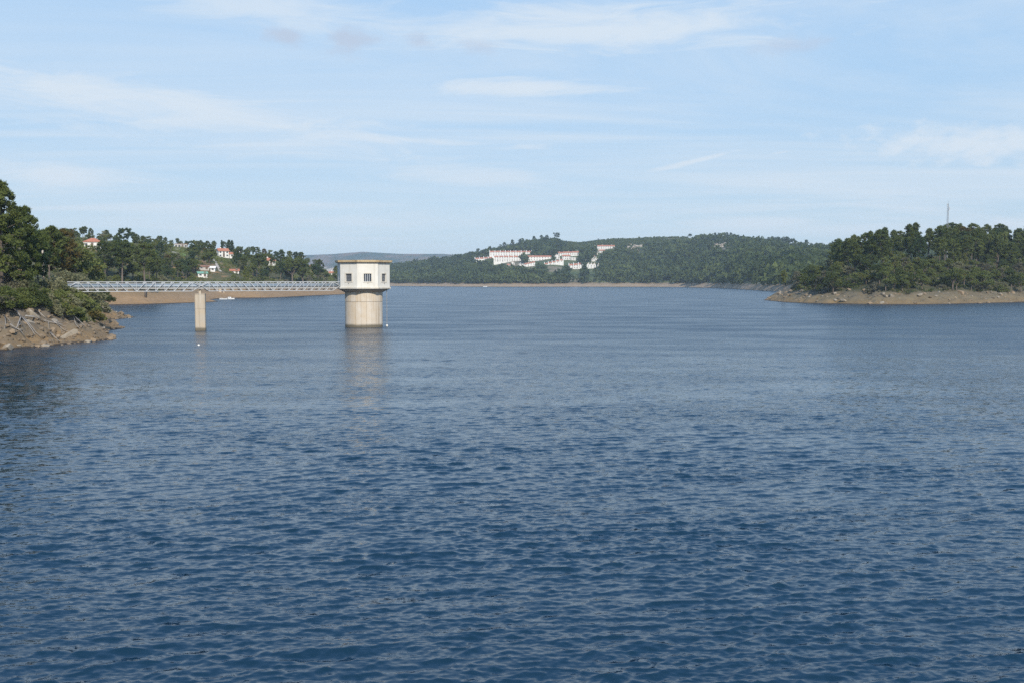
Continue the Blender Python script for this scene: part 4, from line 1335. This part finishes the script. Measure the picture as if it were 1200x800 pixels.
hero(373, 560, 308.5, 'leafy1', 'pine_blue', 'dark spreading tree halfway between the grey shed and the tower', 'broadleaf_tree', 'tree')
hero(918.5, 368, 318, 'pine2', 'oak', 'slim olive pine with a bare trunk at the rocky tip of the headland', h=h_head, wid=0.7)
hero(1128, 400, 266, 'pine0', 'pine_rust', 'tall rusty-tinged pine just right below the radio mast', h=h_head)
hero(1054, 385, 274, 'leafy2', 'oak', 'olive green leafy tree in front of the headland pines left of the mast', 'broadleaf_tree', 'tree', h=h_head, wid=0.7)
hero(1176, 400, 268, 'leafy0', 'oak', 'olive green leafy tree among the headland pines near the right edge', 'broadleaf_tree', 'tree', h=h_head, wid=0.6)

# ------------------------------------------------------------------ trees: woods
def terrain_hides(x, y, z, h):
    f = np.linspace(0.55, 0.985, 60)
    return bool((h(x * f, y * f) > CAM_H + (z - CAM_H) * f + 0.3).any())

def clear_of(x, y, gap, top_z):
    for fx, fy, r, front, fz in footprints:
        d = math.hypot(fx, fy)
        ux, uy = fx / d, fy / d
        along = (x - fx) * ux + (y - fy) * uy
        side = abs(-(x - fx) * uy + (y - fy) * ux)
        if side < r * 0.75 and -front < along < r: return False
        if fy < 900 and y < fy and gap < 9:
            k = y / fy
            if abs(x - fx * k) < r * 0.5 * k + 2.0 and (top_z - CAM_H) / y > (fz - CAM_H) / fy + (0.0034 if r < 8 else 0.0015): return False
    for qx, qy, qr in planted:
        if (qx - x) ** 2 + (qy - y) ** 2 < (gap * 0.55 + qr) ** 2: return False
    return True

def wood(n, box, h, shore, dmin, dmax, choose, gap, seed, pxmin=-25, pxmax=1225, tries=9000):
    g = np.random.default_rng(seed)
    x = g.uniform(box[0], box[1], tries); y = g.uniform(box[2], box[3], tries)
    d = sdist(shore, x, y); z = h(x, y)
    px = 600 + 1167 * x / y
    ok = np.nonzero((d > dmin) & (d < dmax) & (px > pxmin) & (px < pxmax) & (z > 3.2))[0]
    done = 0
    for i in ok:
        if done >= n: break
        c = choose(px[i], d[i], z[i], y[i], g)
        if c is None: continue
        key, mat, H, wid, label, group, name, cat = c
        if not clear_of(x[i], y[i], gap * (1.0 if name != 'shrub' else 0.8), z[i] + H): continue
        if terrain_hides(x[i], y[i], z[i] + H * 0.9, h): continue
        o = plant(key, mat, x[i], y[i], z[i], H, None, group, name, cat, wid)
        unlabelled.append((o, px[i], label))
        done += 1
    return done

def pick(g, *opts): return opts[int(g.integers(0, len(opts)))]

# every wooded tree gets words for its look and its place; the labels are written once all are planted
unlabelled = []
def where_in(px, table):
    for lim, words in table:
        if px < lim: return words
    return table[-1][1]

NEAR_COLS = ((14, 'at the left edge'), (40, 'under the tall left pines'), (66, 'around the bare broken trunk'), (90, 'left of the bridge end'), (999, 'below the bridge end'))
HILL_COLS = ((100, 'left of the hilltop red roof'), (121, 'below the hilltop red roof'), (147, 'left of the domed umbrella pine'), (176, 'right of the domed umbrella pine'),
             (203, 'left of the flat-roofed house'), (231, 'around the flat-roofed house'), (250, 'left of the stair path'), (272, 'near the red-roofed house'),
             (297, 'near the yellow-green poplars'), (322, 'by the orange gable'), (350, 'around the grey shed'), (374, 'right of the grey shed'), (999, 'close to the tower'))
HEAD_COLS = ((924, 'at the rocky tip'), (950, 'just behind the rocky tip'), (980, 'near the left end'), (1012, 'left of centre'), (1045, 'at centre'), (1078, 'left of the mast'),
             (1108, 'just left of the mast'), (1140, 'just right of the mast'), (1172, 'right of the mast'), (9999, 'at the right edge'))

def near_choice(px, d, z, y, g):
    H = g.uniform(2.8, 4.4) + min(2.0, max(0, d - 10) * 0.14)
    if y > 190: mat = pick(g, 'darkbush', 'darkbush', 'oak')
    elif px < 40 and d > 10: mat = pick(g, 'greyscrub', 'greyscrub', 'olive')
    elif px > 78: mat = pick(g, 'olive', 'olive', 'oak')
    else: mat = pick(g, 'oak', 'oak', 'olive', 'olive', 'greyscrub')
    look = {'darkbush': 'dark green', 'oak': 'mid green', 'greyscrub': 'grey twiggy', 'olive': 'pale olive-grey'}[mat]
    row = 'edging the near rocks' if d < 11 else ('mid-bank' if d < 19 else 'high up the bank')
    return ('bush%d' % g.integers(0, 3), mat, H, g.uniform(0.95, 1.3), (look, 'bush', 'bushes', row + ' ' + where_in(px, NEAR_COLS)), 'bushes on the near left bank', 'shrub', 'bush')

def hill_choice(px, d, z, y, g):
    row = ('low' if d < 30 else ('midway up' if d < 62 else 'high up')) + ' '
    place_ = row + where_in(px, HILL_COLS)
    if d < 20 or (g.random() < 0.2 and d < 70):
        mat = pick(g, 'oak', 'olive', 'darkbush', 'oak', 'greyscrub', 'yellow' if g.random() < 0.5 else 'oak')
        look = {'darkbush': 'dark green', 'oak': 'green', 'greyscrub': 'greyish', 'olive': 'olive-grey', 'yellow': 'yellow-green'}[mat]
        return ('shrub%d' % g.integers(0, 3), mat, g.uniform(2.0, 4.0), g.uniform(0.9, 1.3), (look, 'shrub', 'shrubs', place_), 'shrubs on the left hillside', 'shrub', 'shrub')
    if g.random() < ((0.45 if px < 200 else 0.22) if d < 62 else 0.12):
        mat = pick(g, 'pine', 'pine', 'pine_blue', 'pine_rust' if g.random() < 0.3 else 'pine')
        look = {'pine': 'dark green', 'pine_blue': 'blue-green', 'pine_rust': 'brownish'}[mat]
        return ('pine%d' % g.integers(0, 4), mat, g.uniform(7.0, 10.0) * (0.72 if d > 62 else 1), g.uniform(1.0, 1.35), (look, 'pine', 'pines', place_), 'pines on the left hillside', 'pine_tree', 'pine tree')
    mat = pick(g, 'oak', 'oak', 'oak', 'pine', 'pine_blue', 'olive' if g.random() < 0.5 else 'oak', 'yellow' if g.random() < 0.25 else 'oak')
    look = {'oak': 'mid green', 'pine': 'dark green', 'pine_blue': 'bluish green', 'olive': 'grey-green', 'yellow': 'yellow-green'}[mat]
    return (pick(g, 'leafy0', 'leafy1', 'leafy2', 'leafy3', 'round'), mat, g.uniform(5.0, 8.0) * (0.75 if d > 62 else 1), g.uniform(0.9, 1.25), (look, 'oak', 'oaks', place_), 'oaks on the left hillside', 'broadleaf_tree', 'tree')

def head_low(px, d, z, y, g):
    mat = pick(g, 'oak', 'oak', 'oak', 'darkbush', 'darkbush', 'olive', 'greyscrub')
    row = 'by the headland shore ' if d < 18 else ('low on the headland ' if d < 30 else 'mid-slope on the headland ')
    look = {'darkbush': 'dark green', 'oak': 'green', 'greyscrub': 'greyish', 'olive': 'olive-grey'}[mat]
    if g.random() < 0.5:
        return ('shrub%d' % g.integers(0, 3), mat, g.uniform(2.4, 4.4), g.uniform(0.95, 1.3), (look, 'shrub', 'shrubs', row + where_in(px, HEAD_COLS)), 'shrubs on the headland', 'shrub', 'shrub')
    return (pick(g, 'leafy0', 'leafy1', 'leafy3'), mat, g.uniform(5.2, 8.2), g.uniform(0.95, 1.25), (look, 'bushy tree', 'bushy trees', row + where_in(px, HEAD_COLS)), 'bushy trees on the headland', 'broadleaf_tree', 'tree')

def head_high(px, d, z, y, g):
    if px < 942 or (d < 34 and px > 1015): return None
    mat = pick(g, 'pine', 'pine', 'pine', 'pine_blue', 'pine_rust' if g.random() < 0.3 else 'pine')
    look = {'pine': 'dark green', 'pine_blue': 'blue-green', 'pine_rust': 'brownish'}[mat]
    row = 'in the front rank ' if d < 50 else ('in the second rank ' if d < 64 else 'in the back rank ')
    return (pick(g, 'pine0', 'pine1', 'pine3', 'midpine0', 'midpine1', 'midpine2'), mat, g.uniform(12.0, 15.5) * (0.72 if px < 958 else 0.9 if px < 975 else 1), g.uniform(1.0, 1.3), (look, 'pine', 'pines', row + where_in(px, HEAD_COLS)), 'pines crowning the headland', 'pine_tree', 'pine tree')

# bushes that hide the bridge end, then the rest of the near bank from the rocks upward
NB = ((4, 114, 3.4, 'oak'), (12, 119, 3.6, 'greyscrub'), (22, 116.5, 3.0, 'oak'), (31, 121, 3.4, 'olive'), (40, 118.5, 3.2, 'darkbush'), (48, 122, 3.6, 'oak'), (57, 121, 3.1, 'olive'), (64, 125, 3.8, 'oak'),
      (72, 126, 3.4, 'olive'), (79, 129, 3.4, 'oak'), (86, 131, 3.6, 'olive'), (93, 134.5, 3.0, 'oak'), (85, 136, 4.6, 'oak'), (78, 135, 5.4, 'olive'), (70, 134, 6.2, 'oak'), (62, 133, 6.2, 'olive'), (54, 132, 5.6, 'olive'), (92, 140, 4.4, 'darkbush'), (88, 144, 5.0, 'olive'), (81, 148, 6.0, 'olive'),
      (98, 152, 4.2, 'olive'), (106, 158, 4.0, 'olive'), (91, 152, 5.2, 'olive'), (101, 165, 4.6, 'oak'), (111, 186, 4.0, 'darkbush'), (116, 196, 3.6, 'darkbush'), (106, 180, 4.6, 'darkbush'), (120, 205, 2.8, 'darkbush'))
for px, y, H, mat in NB:
    y += 7.2 if px < 80 else 7.6
    x = at(px, y); z = float(h_left(x, y))
    look = {'darkbush': 'dark green', 'oak': 'mid green', 'greyscrub': 'grey twiggy', 'olive': 'pale olive-grey'}[mat]
    d = float(sdist(LEFT_SHORE, x, y))
    row = 'edging the near rocks' if d < 11 else ('mid-bank' if d < 19 else 'high up the bank')
    o = plant('bush%d' % random.randrange(3), mat, x, y, z, H, None, 'bushes on the near left bank', 'shrub', 'bush', 1.15)
    unlabelled.append((o, px, (look, 'bush', 'bushes', row + ' ' + where_in(px, NEAR_COLS))))
cn = {}
cn['near1'] = wood(60, (-125, -55, 100, 235), h_left, LEFT_SHORE, 11.2, 17, near_choice, 2.0, 1, -30, 160, 20000)
cn['near2'] = wood(110, (-150, -60, 105, 250), h_left, LEFT_SHORE, 15, 46, near_choice, 2.2, 2, -30, 150, 20000)
cn['edge'] = wood(220, (-170, -75, 300, 720), h_left, LEFT_SHORE, 14, 22, hill_choice, 1.7, 6, 100, 428, 40000)
cn['hill'] = wood(1300, (-330, -75, 290, 780), h_left, LEFT_SHORE, 15, 150, hill_choice, 1.7, 3, 62, 428, 120000)
cn['low'] = wood(330, (90, 330, 318, 470), h_head, HEAD_SHORE, 10.0, 44, head_low, 1.8, 4, 890, 1235, 40000)
cn['high'] = wood(260, (95, 380, 340, 520), h_head, HEAD_SHORE, 25, 95, head_high, 1.9, 5, 900, 1240, 40000)

# trees breaking the far skyline
for px, py, key, wd in ((560, 291.5, 'umbrella', 0.9), (567.5, 293, 'pine1', 0.9), (571.5, 292.5, 'pine0', 0.8), (574.5, 288.5, 'fullpine1', 0.8), (579, 289.5, 'leafy1', 0.9), (586.5, 285.8, 'leafy0', 1),
                        (591.5, 283.8, 'pine3', 1), (600.5, 281, 'pine1', 1), (611, 278.5, 'leafy2', 1), (626, 276.6, 'pine0', 1), (634, 275.8, 'pine2', 1), (641, 275.5, 'pine3', 1), (652.5, 273.0, 'umbrella', 1.1), (655, 275.3, 'leafy1', 0.8),
                        (701, 279.3, 'leafy0', 1), (808, 273.4, 'leafy1', 1), (832, 274, 'pine1', 1), (837, 272.6, 'pine0', 1), (843, 272.6, 'leafy3', 1), (851, 272.3, 'pine3', 1), (855.5, 272.6, 'pine1', 1), (860, 273.6, 'leafy1', 1), (864.5, 274.4, 'leafy0', 1),
                        (899, 278.0, 'pine0', 1), (904, 277.4, 'pine2', 1), (911, 276.6, 'leafy1', 1.1), (917, 277, 'leafy3', 1.2), (923, 277.7, 'leafy2', 1.2), (929, 279.6, 'pine1', 1), (944, 281, 'pine0', 1)):
    b = (px - 600) / 1167
    ys_, yc_, zc_ = far_tables(np.array([b]))
    y = float(yc_[0]) - 15
    x = b * y
    z = float(h_far(x, y))
    H = max(6.0, ray_z(py, y) - z)
    pine = 'pine' in key or key == 'umbrella'
    side = 'left of the village' if px < 582 else ('above the village' if px < 710 else 'far right')
    o = plant(key, 'pine_blue', x, y, z - 0.3, H, None, ('pines' if pine else 'round trees') + ' on the far skyline', 'pine_tree' if pine else 'broadleaf_tree', 'pine tree' if pine else 'tree', wd * 1.1)
    unlabelled.append((o, px, ('small dark', 'pine' if pine else 'round tree', 'pines' if pine else 'round trees', 'on the far skyline ' + side)))

# the far wood, too dense to count
def far_wood():
    g = np.random.default_rng(77)
    n = 50000
    px = g.uniform(440, 1300, n); b = (px - 600) / 1167
    ys, yc, zc = far_tables(b)
    y = ys + 19 + (yc + 30 - ys - 19) * g.uniform(0, 1, n) ** 0.9
    keepd = g.uniform(0, 1, n) < (y / 1800) ** 1.0
    x = b * y
    z = h_far(x, y)
    clearing = fbm(x, y, 70, 3, 55) > 0.21
    t = (y - ys) / (yc - ys)
    clearing &= (t > 0.28)
    for cpx, cpy, w, hh in ((743, 296, 11, 9), (846, 294, 13, 9.0), (829, 297, 7, 7), (759, 299, 7, 4), (926, 291, 14, 6), (563, 311, 5, 4.5), (578, 316, 3, 5), (657, 294.5, 24, 3.2), (590, 315, 4, 3), (700, 318, 4, 4), (735, 312, 5, 2.5), (812, 279.5, 7, 1.6), (930, 297, 5, 2)):
        ppy = 329 - 1167 * (z - CAM_H) / y
        clearing |= ((px - cpx) / w) ** 2 + ((ppy - cpy) / hh) ** 2 < 1
    ppy = 329 - 1167 * (z - CAM_H) / y
    clearing |= (np.abs(px - (653.5 + (ppy - 278) * 0.45)) < 1.0) & (ppy < 292)      # a straight firebreak up the hump
    ok = keepd & ~(clearing & (g.uniform(0, 1, n) < 0.93))
    for fx, fy, r, front, fz in footprints:
        if fy < 900: continue
        d = math.hypot(fx, fy); ux, uy = fx / d, fy / d
        al = (x - fx) * ux + (y - fy) * uy
        sd_ = np.abs(-(x - fx) * uy + (y - fy) * ux)
        ok &= ~((sd_ < r * 1.0) & (al > -front) & (al < 12))
    idx = np.nonzero(ok)[0][:16500]
    x, y, z, t, px = x[idx], y[idx], z[idx], t[idx], px[idx]
    n = len(idx)
    young = (t > 0.55 + 0.1 * fbm(x, y, 60, 2, 12)) & (px > 655 + 14 * fbm(x, y, 50, 2, 13)) & (px < 822 + 22 * fbm(x, y, 50, 2, 14))
    H = np.where(young, g.uniform(2.6, 4.5, n), 4.0 + 9.5 * g.uniform(0, 1, n) ** 1.8) * np.where(t < 0.12, 0.9, 1) * np.where(t > 0.9, 0.62, 1)
    W = np.where(young, g.uniform(1.4, 2.4, n), g.uniform(0.30, 0.55, n) * H + 0.6)
    k = 33
    d = g.normal(size=(n, k, 3)); d /= np.linalg.norm(d, axis=-1, keepdims=True)
    r = g.uniform(0.55, 1.0, (n, k, 1))
    rad = np.stack([W, W, H * 0.40], -1)[:, None]
    p = np.stack([x, y, z + H * 0.58], -1)[:, None] + d * r * rad
    a = g.normal(size=(n, k, 3)); a /= np.linalg.norm(a, axis=-1, keepdims=True)
    q = np.cross(a, g.normal(size=(n, k, 3))); q /= np.linalg.norm(q, axis=-1, keepdims=True)
    s = (W[:, None, None] * 0.42) * g.uniform(0.6, 1.3, (n, k, 1))
    V = np.stack([p - a * s + q * s * .7, p - a * s - q * s * .7, p + a * s * 1.1], 2).reshape(-1, 3)
    mid = fbm(x, y, 70, 3, 66) * 0.5 + 0.5
    tone = np.clip(0.25 + 1.1 * (mid - 0.5) + 0.8 * (fbm(x, y, 22, 2, 68) * 0.5) + g.uniform(-0.25, 0.3, n) + np.where(young, 0.42, 0) + np.where(t < 0.15, 0.25, 0), 0, 1)
    tn = np.repeat(tone, k * 3)
    me = np_mesh('far_forest', V, np.arange(len(V)).reshape(-1, 3), M['far_leaves'], attrs={'tone': tn})
    tag(obj('far_forest', me), 'dense dark wood of pines and oaks covering the far hill', None, None, 'stuff')
M['far_leaves'] = foliage('far_forest_leaves', (0.0175, 0.038, 0.0175), (0.1318, 0.161, 0.0557))
far_wood()

# pale crags on the far hill
def crag_mesh(seed, pts=16):
    g = np.random.default_rng(seed)
    bm = bmesh.new()
    for i in range(pts):
        d = g.normal(size=3); d /= np.linalg.norm(d)
        bm.verts.new(d * g.uniform(0.7, 1.0) * np.array([1, 0.8, 0.7]))
    res = bmesh.ops.convex_hull(bm, input=bm.verts)
    bmesh.ops.delete(bm, geom=[e for e in res['geom_interior'] if isinstance(e, bmesh.types.BMVert)], context='VERTS')
    me = bpy.data.meshes.new('rock')
    bm.to_mesh(me); bm.free()
    return me
ROCKS = []
for i in range(10):
    me = crag_mesh(200 + i, 15 + i % 5); me.materials.append(M['rock'] if i < 7 else M['pale_rock']); ROCKS.append(me)
CRAGS = []
for i in range(4):
    me = crag_mesh(230 + i, 18); me.materials.append(M['outcrop']); CRAGS.append(me)
def rock(parent, x, y, z, s, rot=None, pool=ROCKS, name='rock', squash=1.0):
    o = bpy.data.objects.new(name, pool[random.randrange(len(pool))])
    o.location = (x, y, z)
    o.rotation_euler = rot or (random.uniform(-0.5, 0.5), random.uniform(-0.5, 0.5), random.uniform(0, 6.28))
    o.scale = (s * random.uniform(0.8, 1.3), s * random.uniform(0.75, 1.1), s * random.uniform(0.6, 0.95) * squash)
    return link(o, parent)
for cpx, cpy, n, w, hh, smin, smax in ((742, 291, 16, 9, 3.5, 3, 8), (846, 288, 18, 11, 2.6, 3, 8), (829, 291.5, 6, 6, 1.6, 3, 6), (760, 297, 4, 5, 1.5, 2, 4), (928, 286, 7, 11, 1.2, 2, 5)):
    for q in range(n):
        x, y, z = on_ground(cpx + random.uniform(-w, w), cpy + random.uniform(-hh, hh), h_far, 700, 2400)
        rock(far_hill, x, y, z, random.uniform(smin, smax) * 0.85, pool=CRAGS, squash=0.8)

# stones of the near bank
g = np.random.default_rng(31)
X = g.uniform(-100, -50, 22000); Y = g.uniform(96, 216, 22000)
D = sdist(LEFT_SHORE, X, Y)
PXs = 600 + 1167 * X / Y
okr = np.nonzero((D > -0.2) & (D < 9.5) & (PXs > -8) & (PXs < 162))[0]
Zs = h_left(X, Y)
big = okr[:285]
for i in big:
    s = 0.42 + 0.85 * g.random() ** 2.0 + (0.3 if PXs[i] > 85 and g.random() < 0.4 else 0)
    rock(near_bank, X[i], Y[i], Zs[i] + 0.05 * s, s)
for px, py, s, sq in ((92, 357, 1.0, 1.6), (97, 361, 1.5, 1.3), (103, 366, 1.3, 1.0), (108, 369, 1.2, 0.8), (125, 365, 1.5, 0.6)):   # slanting pale outcrop
    x, y, z = on_ground(px, py, h_left, 100, 260)
    rock(near_bank, x, y, z + 0.1, s, (0.2, 0.7, 0.5), ROCKS[7:], 'rock_slab', sq)
small = okr[290:3200]
Vs, Fs = [], []
base = [np.array([v.co[:] for v in m.vertices]) for m in ROCKS]
bfac = [[tuple(p.vertices) for p in m.polygons] for m in ROCKS]
mb = MB()
for i in small:
    k = int(g.integers(0, 10)); s = g.uniform(0.12, 0.42); a = g.uniform(0, 6.28)
    c, sn = math.cos(a), math.sin(a)
    b = base[k] * s
    mb.add([(X[i] + v[0] * c - v[1] * sn, Y[i] + v[0] * sn + v[1] * c, Zs[i] + v[2]) for v in b], bfac[k])
tag(mb.build('rubble', M['rock'], near_bank), None, None, None, 'stuff')
# stones on the headland and the sandy shore
X = g.uniform(92, 260, 6000); Y = g.uniform(310, 400, 6000); D = sdist(HEAD_SHORE, X, Y); Zs = h_head(X, Y)
okr = np.nonzero((D > 0.2) & (D < 13))[0][:270]
for i in okr: rock(headland, X[i], Y[i], Zs[i], 0.4 + 1.1 * g.random() ** 2.4, squash=0.85, pool=ROCKS[:8])
for px, py, s in ((988, 353.5, 1.5), (979, 353, 1.1), (983, 351, 0.9), (1034, 346, 1.3), (1038, 348.5, 1.1), (1044, 347.5, 1.5), (1078, 347, 1.1), (1171, 345.5, 1.3), (912, 344, 1.3), (914, 342.5, 0.9), (978, 345, 1.0)):
    x, y, z = on_ground(px, py, h_head, 290, 480)
    rock(headland, x, y, z + 0.2, s, pool=ROCKS[7:])
X = g.uniform(-150, -85, 4000); Y = g.uniform(300, 600, 4000); D = sdist(LEFT_SHORE, X, Y); Zs = h_left(X, Y)
for i in np.nonzero((D > 1) & (D < 14))[0][:60]: rock(hillside, X[i], Y[i], Zs[i], 0.2 + 0.5 * g.random() ** 3, squash=0.8)

# low scrub that fills the ground between trees
def scrub(name, label, n, box, h, shore, dmin, dmax, mat, hmin, hmax, k, leaf, seed, pxlo, pxhi):
    g = np.random.default_rng(seed)
    x = g.uniform(box[0], box[1], n * 8); y = g.uniform(box[2], box[3], n * 8)
    d = sdist(shore, x, y); px = 600 + 1167 * x / y
    ok = (d > dmin) & (d < dmax) & (px > pxlo) & (px < pxhi) & (fbm(x, y, 9, 2, seed) > -0.25)
    for fx, fy, r, front, fz in footprints:
        ok &= ((x - fx) ** 2 + (y - fy) ** 2 > (r * 0.9) ** 2)
    i = np.nonzero(ok)[0][:n]
    x, y = x[i], y[i]; z = h(x, y)
    hh = g.uniform(hmin, hmax, len(i))
    C = np.stack([x, y, z + hh * 0.4], -1)
    V, F, t = leaf_cloud(C, np.stack([hh * 1.1, hh * 1.1, hh * 0.6], -1), k, leaf, 1.3, g)
    tag(obj(name, np_mesh(name, V, F, M[mat], attrs={'tone': t})), label, None, None, 'stuff')
scrub('undergrowth', 'low green scrub between the bushes of the near left bank', 900, (-130, -55, 92, 240), h_left, LEFT_SHORE, 11.5, 40, 'oak', 0.5, 1.3, 60, 0.17, 301, -40, 165)
scrub('undergrowth', 'low scrub and grass between the trees of the left hillside', 4200, (-330, -75, 250, 760), h_left, LEFT_SHORE, 13, 130, 'oak', 0.5, 1.7, 30, 0.36, 302, 60, 430)
scrub('undergrowth', 'low dry scrub under the trees of the headland', 2400, (90, 360, 318, 520), h_head, HEAD_SHORE, 10.5, 120, 'darkbush', 0.5, 1.5, 34, 0.32, 303, 880, 1250)

# bleached branches lying on the near rocks
def dead_branch(px, py, label, segs):
    x0, y0, z0 = on_ground(px, py, h_left, 100, 260)
    t = thing('fallen_branch', label, 'dead branch', (x0, y0, z0), 0, 'bleached branches on the near rocks')
    first = True
    for pts, r in segs:
        P3 = []
        for (qx, qy) in pts:
            a, b, c = on_ground(qx, qy, h_left, 100, 260)
            P3.append((a - x0, b - y0, c - z0 + 0.22 + random.uniform(0, 0.18)))
        m = MB(); m.tube(P3, list(np.linspace(r * 0.7, r * 0.2, len(P3))), 6)
        m.build('limb' if first else 'twig', M['bleached'], t, smooth=True)
        first = False
dead_branch(16, 363, 'forked grey dead branch at far left of the near rocks', [([(14, 363), (20, 369), (24, 374), (22, 381), (19, 388)], 0.16), ([(24, 374), (30, 380), (37, 390), (40, 397)], 0.10)])
dead_branch(11, 384, 'pale bleached branch spread low at left by the water', [([(11, 383), (17, 388), (23, 391), (28, 398)], 0.11), ([(19, 388), (26, 390), (33, 397)], 0.08), ([(17, 388), (24, 385), (30, 393)], 0.06)])
dead_branch(34, 373, 'long grey branch lying level across the middle of the near rocks', [([(30, 373), (40, 376), (52, 379), (62, 382), (73, 386)], 0.15), ([(52, 379), (56, 385), (57, 391)], 0.06), ([(62, 379), (68, 381), (74, 381)], 0.05)])
dead_branch(43, 368, 'short brown branch sticking out under the bushes', [([(43, 367), (49, 372), (55, 377)], 0.10)])
dead_branch(58, 394, 'straight white branch slanting down to the water', [([(57.5, 393.5), (63, 398), (69, 403)], 0.10)])
dead_branch(62, 380, 'tangle of thin grey twigs below the bushes at the middle of the rocks', [([(60, 379), (68, 384), (77, 386)], 0.07), ([(63, 381), (70, 389), (73, 396)], 0.06), ([(66, 383), (75, 391), (84, 393)], 0.05)])
dead_branch(4, 372, 'thin pale twigs spreading at the left edge of the near rocks', [([(3, 372), (9, 377), (14, 385)], 0.07), ([(5, 373), (6, 382), (4, 392)], 0.06)])
dead_branch(86, 372, 'grey twigs beside the slanting pale slabs', [([(84, 372), (92, 378), (99, 386)], 0.08), ([(86, 374), (88, 383), (94, 390)], 0.06)])
dead_branch(30, 376, 'thin grey branch running down between two larger ones', [([(27, 376), (33, 383), (41, 392), (47, 398)], 0.07)])

# bare stump pole among the left trees
sx_, sy_ = at(51.6, 150), 150
sz_ = float(h_left(sx_, sy_))
st = thing('dead_trunk', 'bare pale broken trunk standing among the left bank bushes', 'dead tree', (sx_, sy_, sz_))
tz = ray_z(288.5, sy_) - sz_
m = MB(); m.tube([(0, 0, 0), (0.05, 0, tz * 0.5), (0.0, 0, tz)], [0.17, 0.15, 0.11], 8); m.build('trunk', M['path'], st, smooth=True)
m = MB(); m.tube([(0.02, 0, tz * 0.72), (0.35, -0.1, tz * 0.86)], [0.05, 0.02], 5); m.build('branch_stub', M['path'], st)

# leave out woodland trees and bushes that nothing of can be seen behind the others
def cull_hidden():
    bpy.context.view_layer.update()
    cell, W, Hh = 2.0, 640, 260
    near = np.full(W * Hh, 1e9)
    pts = []
    every = [(o, True) for o, px, wd in unlabelled] + [(o, False) for o in scene.objects if o.type == 'EMPTY' and o.get('category') in ('pine tree', 'tree', 'bush', 'shrub', 'house', 'cypress')]
    seen_o = set()
    g = np.random.default_rng(9)
    for o, mine in every:
        if o.name in seen_o: continue
        seen_o.add(o.name)
        best = None
        for k in o.children:
            if k.name.startswith(('crown', 'foliage', 'wall', 'roof')):
                n = len(k.data.vertices)
                co = np.empty(n * 3, np.float32)
                k.data.vertices.foreach_get('co', co)
                co = co.reshape(-1, 3)
                if n > 900: co = co[g.integers(0, n, 900)]
                mw = np.array(k.matrix_world)
                p = co @ mw[:3, :3].T + mw[:3, 3]
                best = p if best is None else np.concatenate([best, p])
        if best is None: continue
        ix = np.floor((600 + 1167 * best[:, 0] / best[:, 1] + 40) / cell).astype(int)
        iy = np.floor((329 - 1167 * (best[:, 2] - CAM_H) / best[:, 1] - 100) / cell).astype(int)
        ok = (ix >= 0) & (ix < W) & (iy >= 0) & (iy < Hh) & (best[:, 1] > 1)
        idx = iy[ok] * W + ix[ok]
        np.minimum.at(near, idx, best[ok, 1])
        if mine: pts.append((o, idx, best[ok, 1], ok.mean()))
    drop = set()
    for o, idx, dep, inside in pts:
        if inside < 0.05 or (dep < near[idx] + 1.3).mean() * inside < 0.06: drop.add(o.name)
    gone = []
    for rec in list(unlabelled):
        if rec[0].name in drop:
            gone += list(rec[0].children) + [rec[0]]
            unlabelled.remove(rec)
    bpy.data.batch_remove(gone)
cull_hidden()

# write the labels: alike neighbours are told apart by their order from left to right
ORD = 'first second third fourth fifth sixth seventh eighth ninth tenth eleventh twelfth thirteenth fourteenth fifteenth sixteenth seventeenth eighteenth nineteenth twentieth'.split()
sets = {}
for o, px, words in unlabelled: sets.setdefault(words, []).append((px, o))
for (look, one, many, where), members in sets.items():
    members.sort(key=lambda q: q[0])
    n = len(members)
    for i, (px, o) in enumerate(members):
        if n == 1: o['label'] = '%s %s %s' % (look, one, where)
        elif i == 0: o['label'] = 'leftmost %s %s %s' % (look, one, where)
        elif i == n - 1: o['label'] = 'rightmost %s %s %s' % (look, one, where)
        else: o['label'] = '%s %s %s from left %s' % (ORD[min(i, 19)], look, one, where)

# ------------------------------------------------------------------ air
def build_haze():
    m = bpy.data.materials.new('haze')
    m.use_nodes = True
    n = m.node_tree.nodes
    n.remove(n['Principled BSDF'])
    v = n.new('ShaderNodeVolumePrincipled')
    v.inputs['Color'].default_value = (0.70, 0.86, 1.0, 1)
    v.inputs['Density Attribute'].default_value = ''
    v.inputs['Density'].default_value = HAZE
    v.inputs['Anisotropy'].default_value = 0.0
    m.node_tree.links.new(v.outputs[0], n['Material Output'].inputs['Volume'])
    b = MB()
    b.box((0, 2550, 69), (9200, 6600, 148))
    tag(b.build('haze', m), 'thin blue air over the whole lake', None, None, 'stuff')
HAZE = 0.00013
build_haze()
